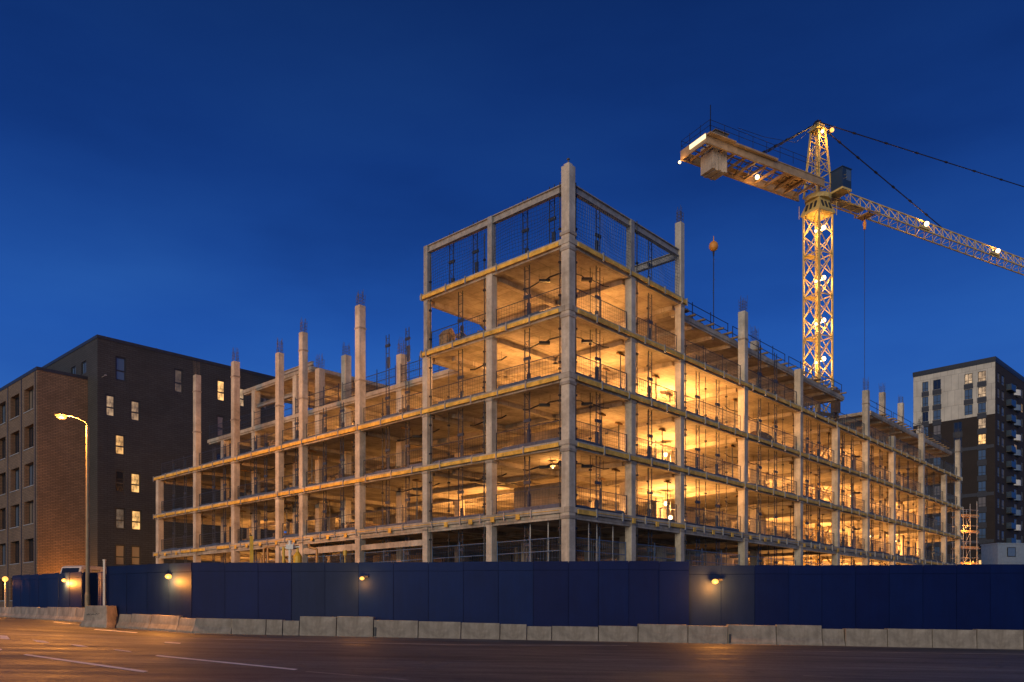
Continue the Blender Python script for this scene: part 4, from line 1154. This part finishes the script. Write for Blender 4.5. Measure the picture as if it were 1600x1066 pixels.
# lower neighbour stepping down behind it
nb = Facade('apartment_block', 'brown apartment block with stacked windows adjoining the tall tower at the picture edge', 'building', (Tc.x + .713 * 21.4, Tc.y + .701 * 21.4), aR, gz)
HB = HT - 2.2; rx = []
for row in range(14):
    zc = HB - 2.6 - ST * row
    for x0, x1 in ((1.2, 2.8), (4.2, 6.2), (8, 10)): rx.append((x0, x1, zc - .95, zc + .95))
nb.face('x', 0, 14, 0, HB, rx, .2); nb.face('y', 0, 14, 0, HB, [])
for i, r_ in enumerate(rx): nb.window('x', r_, 'lit_dim' if i in (10, 29) else random.choice(('blue_glass', 'grey_glass', 'glass')), .14, ((.5,), (.3,)), .08)
nb.finish(M['brown_brick'], 14, 14, HB)
for row in range(13):
    zc = HB - 4.0 - ST * row
    mb = MB(); mb.box(3.6, 7.0, -1.2, -.004, zc - .16, zc + .0); mb.build('balcony_slab', M['spandrel'], nb.t)
    mb = MB(); mb.box(3.62, 6.98, -1.18, -1.14, zc + .02, zc + 1.0); mb.box(3.62, 3.66, -1.14, -.01, zc + .02, zc + 1.0); mb.build('balcony_rail', M['cab'], nb.t)

# two storey pale blue site cabin
cp_ = at(1559, HY, 112); zc0 = -1.1
ct = thing('site_cabin', 'pale blue two storey site cabin behind the hoarding beneath the apartment tower', 'site cabin', (cp_.x, cp_.y, zc0), math.radians(8))
hc = EYE + (HY - 850) / F * 112 - zc0
mb = MB(); mb.box(0, 14, 0, 3.2, 0, hc); mb.box(-.08, 14.08, -.08, 3.28, hc, hc + .15); mb.box(-.05, 14.05, -.05, -.003, hc - 2.55, hc - 2.45)
mb.build('wall', M['cabin'], ct)
for zb_ in (hc - 1.75, hc * .45):
    for x in (1.4, 4.2, 7.0, 9.8):
        mb = MB(); mb.box(x, x + 1.3, -.06, -.004, zb_, zb_ + 1.3); o = mb.build('window', M['frame'], ct)
        mb = MB(); mb.box(x + .1, x + 1.2, -.08, -.062, zb_ + .1, zb_ + 1.2); mb.build('pane', M['blue_glass'], o)
mb = MB()
for x in range(0, 15, 2): mb.bar((x, -1.2, hc * .5), (x, -1.2, hc * .5 + 1.1), .03)
mb.bar((0, -1.2, hc * .5 + 1.1), (14, -1.2, hc * .5 + 1.1), .03); mb.bar((0, -1.2, hc * .5 + .55), (14, -1.2, hc * .5 + .55), .025); mb.box(0, 14, -1.25, -.05, hc * .5 - .1, hc * .5)
mb.build('walkway', M['steel'], ct)

# scaffold tower beyond the end of the crane-side wing
sp0 = at(1505, HY, 106); zs = -1.0
t = thing('scaffold_tower', 'tubular scaffold tower with planked lifts beyond the far end of the frame', 'scaffold', (sp0.x, sp0.y, zs), math.radians(20))
hs = EYE + (HY - 782) / F * 106 - zs
mb = MB()
for x in (0, 1.2, 2.4):
    for y in (0, 1.6): mb.bar((x, y, 0), (x, y, hs - random.uniform(0, 1.4)), .04, n=5)
for i in range(1, 8):
    z = hs * i / 8
    for y in (0, 1.6): mb.bar((-.3, y, z), (2.7, y, z), .035, n=4); mb.bar((-.3, y, z + .9), (2.7, y, z + .9), .03, n=4)
    mb.bar((0, 0, z - hs / 8), (1.2, 0, z), .03, n=4)
mb.build('scaffold_tubes', M['galv'], t)
for i in range(1, 8):
    z = hs * i / 8; mb = MB(); mb.box(-.4, 2.8 + random.uniform(-.2, .5), .1, 1.5, z + .04, z + .12); mb.box(-.4, 2.8, .02, .06, z + .04, z + .32); mb.build('scaffold_deck', M['timber'], t)
for i, (x, z) in enumerate(((.4, hs * .80), (1.1, hs * .52), (.6, hs * .2))):
    tt = thing('work_lamp', f'small orange lamp on the far scaffold tower, {ORD[i + 1]} lift from its top', 'work lamp', (sp0.x + x, sp0.y - .3, zs + z), 0, 'lamps on the scaffold tower')
    mb = MB(); mb.ball((0, 0, 0), .10, 8, 5); mb.build('bulb', M['bulb_orange'], tt); mb = MB(); mb.box(-.06, .06, -.06, .06, .08, .2); mb.build('lamp_shade', M['dark_steel'], tt)
    light('POINT', (0, -.3, -.25), 420, SODIUM, .1, tt)

# ------------------------------------------------------------------ van behind the distant hoarding
vp = at(129, HY, 68); vz = zg(vp.x)
t = thing('parked_van', 'white high-roofed van parked behind the distant hoarding, only its top showing', 'van', (vp.x, vp.y, vz), math.radians(78))
hv = EYE + (HY - 885) / F * 68 - vz
prof = [(-2.6, .45), (-2.6, 1.3), (-2.2, 1.6), (-1.25, hv - .12), (-.9, hv), (2.5, hv), (2.62, hv - .15), (2.62, .45)]
mb = MB(); mb.prism(prof, -.95, .95); mb.build('body', M['van'], t, .06)
mb = MB(); mb.box(-1.0, -.25, -.975, -.952, hv - .95, hv - .28); mb.box(-.1, .9, -.975, -.952, hv - .95, hv - .28); mb.build('side_window', M['grey_glass'], t)
mb = MB(); mb.quad((-2.15, -.8, 1.72), (-2.15, .8, 1.72), (-1.32, .8, hv - .2), (-1.32, -.8, hv - .2)); mb.build('windscreen', M['glass'], t)
for x in (-1.7, 1.7):
    for y in (-.9, .9):
        mb = MB(); mb.bar((x, y - .1, .36), (x, y + .1, .36), .36, n=14); mb.build('wheel', M['rubber'], t)

# ------------------------------------------------------------------ tower crane
JD = math.atan2(.49, .872); MX, MY = 28.54, 76.0; ZJ = 39.9
K = thing('tower_crane', 'yellow lattice tower crane strung with lamps rising from the crane-side wing', 'crane', (MX, MY, 0), JD)
hw = .89
mb = MB(); zb0 = .2; nsec = 10; ph = 3.86
for sx in (-1, 1):
    for sy in (-1, 1): mb.bar((sx * hw, sy * hw, zb0), (sx * hw, sy * hw, 38.3), .105)
z = 38.3
while z > 1:
    lo = max(zb0, z - ph); mid = (z + lo) / 2
    for (p, q) in (((-hw, -hw), (hw, -hw)), ((hw, -hw), (hw, hw)), ((hw, hw), (-hw, hw)), ((-hw, hw), (-hw, -hw))):
        mb.bar((*p, lo), (*q, lo), .06); 
        mx = ((p[0] + q[0]) / 2, (p[1] + q[1]) / 2)
        mb.bar((*p, lo), (*q, mid), .046); mb.bar((*p, mid), (*q, lo), .046)
        mb.bar((*p, mid), (*q, z), .046); mb.bar((*p, z), (*q, mid), .046)
    z = lo
mb.build('mast', M['crane'], K)
mb = MB()
for x in (-.2, .2): mb.bar((x, .15, 1), (x, .15, 38), .03, n=4)
for i in range(90): mb.bar((-.2, .15, 1 + i * .41), (.2, .15, 1 + i * .41), .016, n=4)
for zz in (38.3 - ph * 1, 38.3 - ph * 2, 38.3 - ph * 3, 38.3 - ph * 4): mb.box(-.75, .2, .25, .8, zz, zz + .05)
mb.build('ladder', M['crane'], K)
# climbing collar and equipment at the roof opening
mb = MB()
for zz in (19.2, 21.2): 
    for s in (-1, 1): mb.box(-1.25, 1.25, s * 1.15 - .09, s * 1.15 + .09, zz, zz + .3); mb.box(s * 1.15 - .09, s * 1.15 + .09, -1.06, 1.06, zz + .01, zz + .29)
for s in (-1, 1):
    for q in (-1, 1): mb.box(s * 1.15 - .07, s * 1.15 + .07, q * 1.15 - .07, q * 1.15 + .07, 17.2, 22.0)
mb.box(.2, 1.0, -1.7, -1.26, 19.5, 21.6)
mb.build('climbing_frame', M['tarp'], K)
# slewing ring
mb = MB(); n = 8
def loft(rs, n=8):
    k0 = len(mb.v)
    for (r_, zz) in rs:
        for i in range(n): a = 2 * PI * (i + .5) / n; mb.v.append((r_ * math.cos(a), r_ * math.sin(a), zz))
    for j in range(len(rs) - 1):
        for i in range(n): mb.f.append((k0 + j * n + i, k0 + j * n + (i + 1) % n, k0 + (j + 1) * n + (i + 1) % n, k0 + (j + 1) * n + i)); mb.mi.append(mb.cur)
    mb.f.append(tuple(k0 + i for i in range(n))); mb.f.append(tuple(k0 + (len(rs) - 1) * n + i for i in range(n))); mb.mi += [mb.cur, mb.cur]
loft([(1.5, 38.15), (1.55, 38.3), (1.05, 39.3), (1.05, 39.45)], 4); loft([(1.15, 39.45), (1.2, 39.6), (1.2, 39.85)], 14)
mb.cur = 1
for i in range(4):
    a = PI / 2 * i
    for off in (-.5, 0, .5):
        c, s = math.cos(a), math.sin(a); r_ = .97
        mb.bar((c * r_ - s * off, s * r_ + c * off, 38.5), (c * (r_ - .2) - s * off, s * (r_ - .2) + c * off, 39.1), .16)
mb.cur = 0
for s in (-1, 1): mb.bar((s * 1.15, -1.15, 38.0), (s * 1.15, -1.15, 39.2), .03); mb.bar((s * 1.2, 1.15, 38.0), (s * 1.2, 1.15, 39.2), .03)
mb.build('slewing_ring', [M['crane'], M['coping']], K)
# cat head
mb = MB(); zt, zbq = 46.3, 39.86; rt = .42
for sx in (-1, 1):
    for sy in (-1, 1): mb.bar((sx * hw, sy * hw, zbq), (sx * rt, sy * rt, zt), .10)
for i in range(6):
    f0, f1 = i / 6, (i + 1) / 6; r0, r1 = hw + (rt - hw) * f0, hw + (rt - hw) * f1; z0_, z1_ = zbq + (zt - zbq) * f0, zbq + (zt - zbq) * f1
    for (p, q) in (((-1, -1), (1, -1)), ((1, -1), (1, 1)), ((1, 1), (-1, 1)), ((-1, 1), (-1, -1))):
        mb.bar((p[0] * r1, p[1] * r1, z1_), (q[0] * r1, q[1] * r1, z1_), .04)
        mb.bar((p[0] * r0, p[1] * r0, z0_), (q[0] * r1, q[1] * r1, z1_), .04) if i % 2 else mb.bar((q[0] * r0, q[1] * r0, z0_), (p[0] * r1, p[1] * r1, z1_), .04)
mb.box(-.62, .62, -.62, .62, 46.0, 46.1); mb.box(-.45, .45, -.4, .4, 46.1, 46.55)
for x in (-.95, -1.35): mb.bar((x + .1, -.25, zbq), (x + .35, -.25, 44.3), .028, n=4)
for i in range(11): f = i / 10; mb.bar((-.85 + .25 * f, -.25, zbq + 4.4 * f), (-1.25 + .25 * f, -.25, zbq + 4.4 * f), .018, n=4)
mb.build('tower_head', M['crane'], K)
mb = MB(); mb.box(-.4, .5, -.22, .22, 46.55, 46.75); mb.bar((-.28, 0, 46.75), (.2, 0, 47.05), .07); mb.bar((.1, -.2, 46.6), (.1, -.2, 47.0), .05); mb.bar((.1, .2, 46.6), (.1, .2, 47.0), .05); mb.bar((-.15, -.18, 46.85), (-.15, .18, 46.85), .14, n=10); mb.bar((.25, -.18, 46.8), (.25, .18, 46.8), .12, n=10)
mb.build('sheave_block', M['dark_steel'], K)
# cab
cbx = thing('operator_cab', None, None); cbx.parent = K
cbx.location = (1.2, -1.6, 5.9); cbx.scale = (.85, .85, .855); cbx.rotation_euler = (0, 0, .0)
mb = MB(); mb.box(-.72, .72, -.75, .75, 39.95, 42.05); mb.box(-.78, .78, -.81, .81, 42.05, 42.14); mb.box(.722, .74, -.7, -.62, 40.1, 41.9); mb.build('cab_body', M['cab'], cbx, .03)
mb = MB(); mb.box(.724, .738, -.60, .66, 40.65, 41.9); mb.box(-.1, .62, -.768, -.752, 40.75, 41.9); mb.build('cab_window', M['blue_glass'], cbx)
mb = MB(); mb.box(-.74, .74, -.78, .95, 39.72, 39.945); mb.bar((-.6, -.77, 40.75), (0, -.77, 41.1), .02); mb.bar((-.5, -.77, 41.2), (-.2, -.77, 41.3), .02); mb.build('cab_floor', M['crane'], cbx)
# counter jib: two deep side girders, deck, cross frames
CJ = -15.2; hwj = 1.55
mb = MB()
for s in (-1, 1):
    y = s * (hwj - .09)
    mb.box(CJ, -.9, y - .09, y + .09, ZJ, ZJ + .07); mb.box(CJ, -.9, y - .03, y + .03, ZJ + .07, ZJ + .68); mb.box(CJ, -.9, y - .09, y + .09, ZJ + .68, ZJ + .76)
mb.box(CJ - .1, CJ, -hwj, hwj, ZJ, ZJ + .80)
x = CJ + .9
while x < -1: mb.box(x - .07, x + .07, -hwj + .19, hwj - .19, ZJ + .08, ZJ + .28); x += 1.25
mb.cur = 1
x = CJ + .9
while x < -2.2:
    mb.bar((x, -hwj + .2, ZJ + .18), (x + 1.25, hwj - .2, ZJ + .18), .05); x += 1.25
for y in (-.55, .3): mb.bar((CJ, y, ZJ + .34), (-1, y, ZJ + .34), .06)
mb.cur = 0
mb.box(CJ, -12.3, -hwj - .45, -hwj - .002, ZJ + .66, ZJ + .74); mb.box(-12.3, -7.2, -hwj - .30, -hwj - .002, ZJ + .60, ZJ + .74)
mb.box(CJ + 4.8, -7.5, .8, hwj - .2, ZJ + .40, ZJ + .44)
mb.box(-5.5, -2.5, -.9, .9, ZJ + .36, ZJ + .40)
mb.build('counter_jib', [M['crane_steel'], M['crane_dark']], K)
mb = MB()
for i in range(5): x = CJ + 1.35 + i * .33; mb.box(x, x + .305, -.85 + (.03 if i % 2 else 0), .65, ZJ - 1.35 - (.06 if i % 2 else 0), ZJ + .9)
mb.build('counterweight', M['ballast'], K, .02)
mb = MB(); mb.box(CJ + 1.5, CJ + 2.9, -1.0, .1, ZJ + .95, ZJ + 1.75); mb.box(CJ + 1.4, CJ + 3.0, -1.1, .2, ZJ + 1.75, ZJ + 1.83); mb.bar((CJ + 3.4, -.6, ZJ + 1.2), (CJ + 3.4, .6, ZJ + 1.2), .35, n=12)
mb.build('winch_housing', M['crane_dark'], K)
mb = MB()
for s in (-1, 1):
    y = s * (hwj + (.4 if s < 0 else 0)); x = CJ
    while x < -1.6:
        mb.bar((x, y, ZJ + .7), (x, y, ZJ + 1.70), .018); x += 1.62
    for zz in (1.25, 1.70): mb.bar((CJ, y, ZJ + zz), (-2.0, y, ZJ + zz), .018)
for zz in (1.25, 1.70): mb.bar((CJ, -hwj - .4, ZJ + zz), (CJ, hwj, ZJ + zz), .018)
for y in (-.8, .5): mb.bar((CJ, y, ZJ + .7), (CJ, y, ZJ + 1.85), .02)
mb.bar((CJ + .15, -hwj - .3, ZJ + .7), (CJ + .15, -hwj - .3, ZJ + 3.0), .035)
mb.build('walkway_rail', M['dark_steel'], K)
mb = MB(); mb.box(CJ - .17, CJ - .102, -hwj - .02, .35, ZJ + .34, ZJ + .70); mb.build('lamp_strip', M['strip'], K)
# jib: three-chord lattice
JL = 46.0; jw, jh = .62, 1.42
mb = MB()
for s in (-1, 1): mb.bar((.9, s * jw, ZJ + .06), (JL, s * jw, ZJ + .06), .075)
mb.bar((1.6, 0, ZJ + jh), (JL, 0, ZJ + jh), .075)
mb.bar((.9, .5, ZJ + .1), (1.6, 0, ZJ + jh), .06); mb.bar((.9, -.5, ZJ + .1), (1.6, 0, ZJ + jh), .06)
x = 1.6; st = .72
while x < JL - st:
    for s in (-1, 1):
        mb.bar((x, 0, ZJ + jh), (x + st, s * jw, ZJ + .06), .038, n=4); mb.bar((x + st, s * jw, ZJ + .06), (x + 2 * st, 0, ZJ + jh), .038, n=4)
    mb.bar((x + st, -jw, ZJ + .06), (x + st, jw, ZJ + .06), .03); mb.bar((x + st, -jw, ZJ + .06), (x + 3 * st, jw, ZJ + .06), .026)
    x += 2 * st
mb.cur = 1; mb.box(.9, 6.2, -.5, .5, ZJ + .14, ZJ + .19)
mb.build('jib', [M['crane'], M['galv']], K)
mb = MB()
mb.box(6.25, 7.25, -.7, .7, ZJ - .24, ZJ - .14)
for s in (-1, 1):
    mb.bar((6.2, s * .78, ZJ - .2), (6.2, s * .78, ZJ + .1), .09); mb.bar((7.3, s * .78, ZJ - .2), (7.3, s * .78, ZJ + .1), .09)
mb.bar((5.7, -.95, ZJ - .25), (7.7, -.95, ZJ - .05), .05); mb.bar((5.7, -.9, ZJ - .05), (7.7, -.9, ZJ - .30), .05)
mb.build('trolley', M['crane_steel'], K)
mb = MB(); mb.bar((6.6, 0, 16.0), (6.6, 0, ZJ - .2), .022, n=5); mb.build('hoist_cable', M['dark_steel'], K)
mb = MB(); mb.bar((6.6, 0, ZJ - 1.5), (6.6, 0, ZJ - .95), .12, .16, n=10); mb.bar((6.6, 0, ZJ - .95), (6.6, 0, ZJ - .6), .16, .06, n=10); mb.build('hook_block', M['orange_paint'], K)
# pendant bars
mb = MB()
def tie(p, q, r_=.045, nodes=6):
    p, q = Vector(p), Vector(q); mb.bar(p, q, r_, n=5)
    for i in range(1, nodes): c = p.lerp(q, i / nodes); d_ = (q - p).normalized() * .16; mb.bar(c - d_, c + d_, r_ * 2.0, n=5)
tie((-.1, -.3, 46.7), (-9.2, -.7, ZJ + .75), .05); tie((-.1, .1, 46.7), (-9.0, .3, ZJ + .75), .04)
tie((.3, 0, 46.6), (18.9, 0, ZJ + jh + .05), .055, 7)
mb.build('tie_bar', M['dark_steel'], K)
mb = MB()
e = at(1600, 292, 88); 
inv = Matrix.Rotation(-JD, 4, 'Z')
q = inv @ Vector((e.x - MX, e.y - MY, e.z)); p = Vector((.4, 0, 46.95)); tie(p, p + (q - p) * 1.6, .05, 11)
mb.path([Vector((-.2, -.2, 46.6)), Vector((-4, -.9, 43.4)), Vector((-8.5, -1.5, 42.3)), Vector((-12, -hwj - .3, ZJ + 2.0))], .018, 4)
mb.build('stay_cable', M['dark_steel'], K)
# lamps on the crane, each with its light
def crane_lamp(x, y, z, r_, power, orange=False, dx=0, dy=-.35, dz=-.2):
    b = MB(); power *= .6; b.ball((x, y, z), r_, 10, 6); o = b.build('lamp', M['bulb_orange' if orange else 'bulb'], K)
    h = MB(); h.box(x - r_ * .8, x + r_ * .8, y + r_ * .7, y + r_ * 1.3, z - r_ * .8, z + r_ * 1.1); h.build('lamp_housing', M['dark_steel'], o)
    light('POINT', (x + dx, y + dy, z + dz), power, SODIUM if orange else (1, .50, .14), .12, K)
for (zz, pw) in ((at(1277, 359, 76).z, 700), (at(1280, 437, 76).z, 600), (at(1279, 503, 76).z, 700), (at(1282, 563, 76).z, 650)):
    crane_lamp(.12, -.55, zz, .21, pw * .7, dy=.35, dz=-.3)
    crane_lamp(-.62, -.30, zz - .4, .13, pw * .35, dx=-.32, dy=.1, dz=.25)
crane_lamp(-.3, -.75, 45.55, .15, 500, dx=-.05, dy=-.35, dz=-.35)
crane_lamp(1.55, -.3, 46.45, .2, 260, True, dx=.2)
bb = MB(); bb.bar((.4, -.1, 46.35), (1.55, -.25, 46.7), .04); bb.build('lamp_arm', M['dark_steel'], K)
crane_lamp(-7.4, .4, ZJ + .1, .20, 120, dy=.3, dz=-.55)
crane_lamp(CJ - .1, hwj + .1, ZJ - .1, .12, 60, dx=-.3)
crane_lamp(15.3, -.66, ZJ + .78, .24, 200, False, dy=.3, dz=.3)
crane_lamp(27.8, -.66, ZJ + .74, .24, 200, False, dy=.3, dz=.3)
light('POINT', (CJ + 2.2, -3.6, ZJ - 2.4), 130, (1, .62, .28), .2, K)  # bare light beside the counterweight, without a lamp body
# small decks under the jib lamps
for x in (14.3, 26.6):
    b = MB(); b.box(x - .3, x + 1.4, -.75, -.45, ZJ + .16, ZJ + .22); b.box(x - .3, x + 1.4, -.78, -.752, ZJ + .16, ZJ + .40); b.build('lamp_deck', M['crane'], K)

# ball-topped pole on the top deck
bp = at(1115, 385, 58.6); zb1 = dk
t = thing('ball_pole', 'thin pole with an orange ball on top standing on the deck short of the crane', 'marker pole', (bp.x, bp.y, zb1))
mb = MB(); mb.bar((0, 0, 0), (0, 0, bp.z - zb1 - .3), .03, n=6); mb.box(-.08, .08, -.08, .08, 0, .03); mb.bar((0, 0, bp.z - zb1 - .7), (0, 0, bp.z - zb1 - .25), .05, .09, n=6); mb.build('pole', M['dark_steel'], t)
mb = MB(); mb.ball((0, 0, bp.z - zb1), .33, 14, 9, 1.1); mb.bar((0, 0, bp.z - zb1 + .3), (0, 0, bp.z - zb1 + .75), .05, .02, n=6); mb.build('marker_ball', M['orange_paint'], t)

# floodlight at the foot of the brick building, behind the hoarding
fp = Vector((A0.x + .678 * 2.6 + .735 * 2.2, A0.y + .735 * 2.6 - .678 * 2.2, 0)); fp.z = zg(fp.x)
t = thing('site_floodlight', 'orange floodlight low against the brick end wall behind the distant hoarding', 'floodlight', fp, TH)
mb = MB(); mb.bar((0, 0, 0), (0, 0, 1.6), .04); mb.box(-.3, .3, -.3, .3, 0, .05); mb.build('stand', M['dark_steel'], t)
mb = MB(); mb.box(-.2, .2, .02, .14, 1.6, 1.9); mb.build('lamp_housing', M['dark_steel'], t)
mb = MB(); mb.box(-.17, .17, .142, .16, 1.63, 1.87); mb.build('lamp_glass', M['bulb_orange'], t)
light('POINT', (0, .4, 1.8), 1500, SODIUM, .15, t)
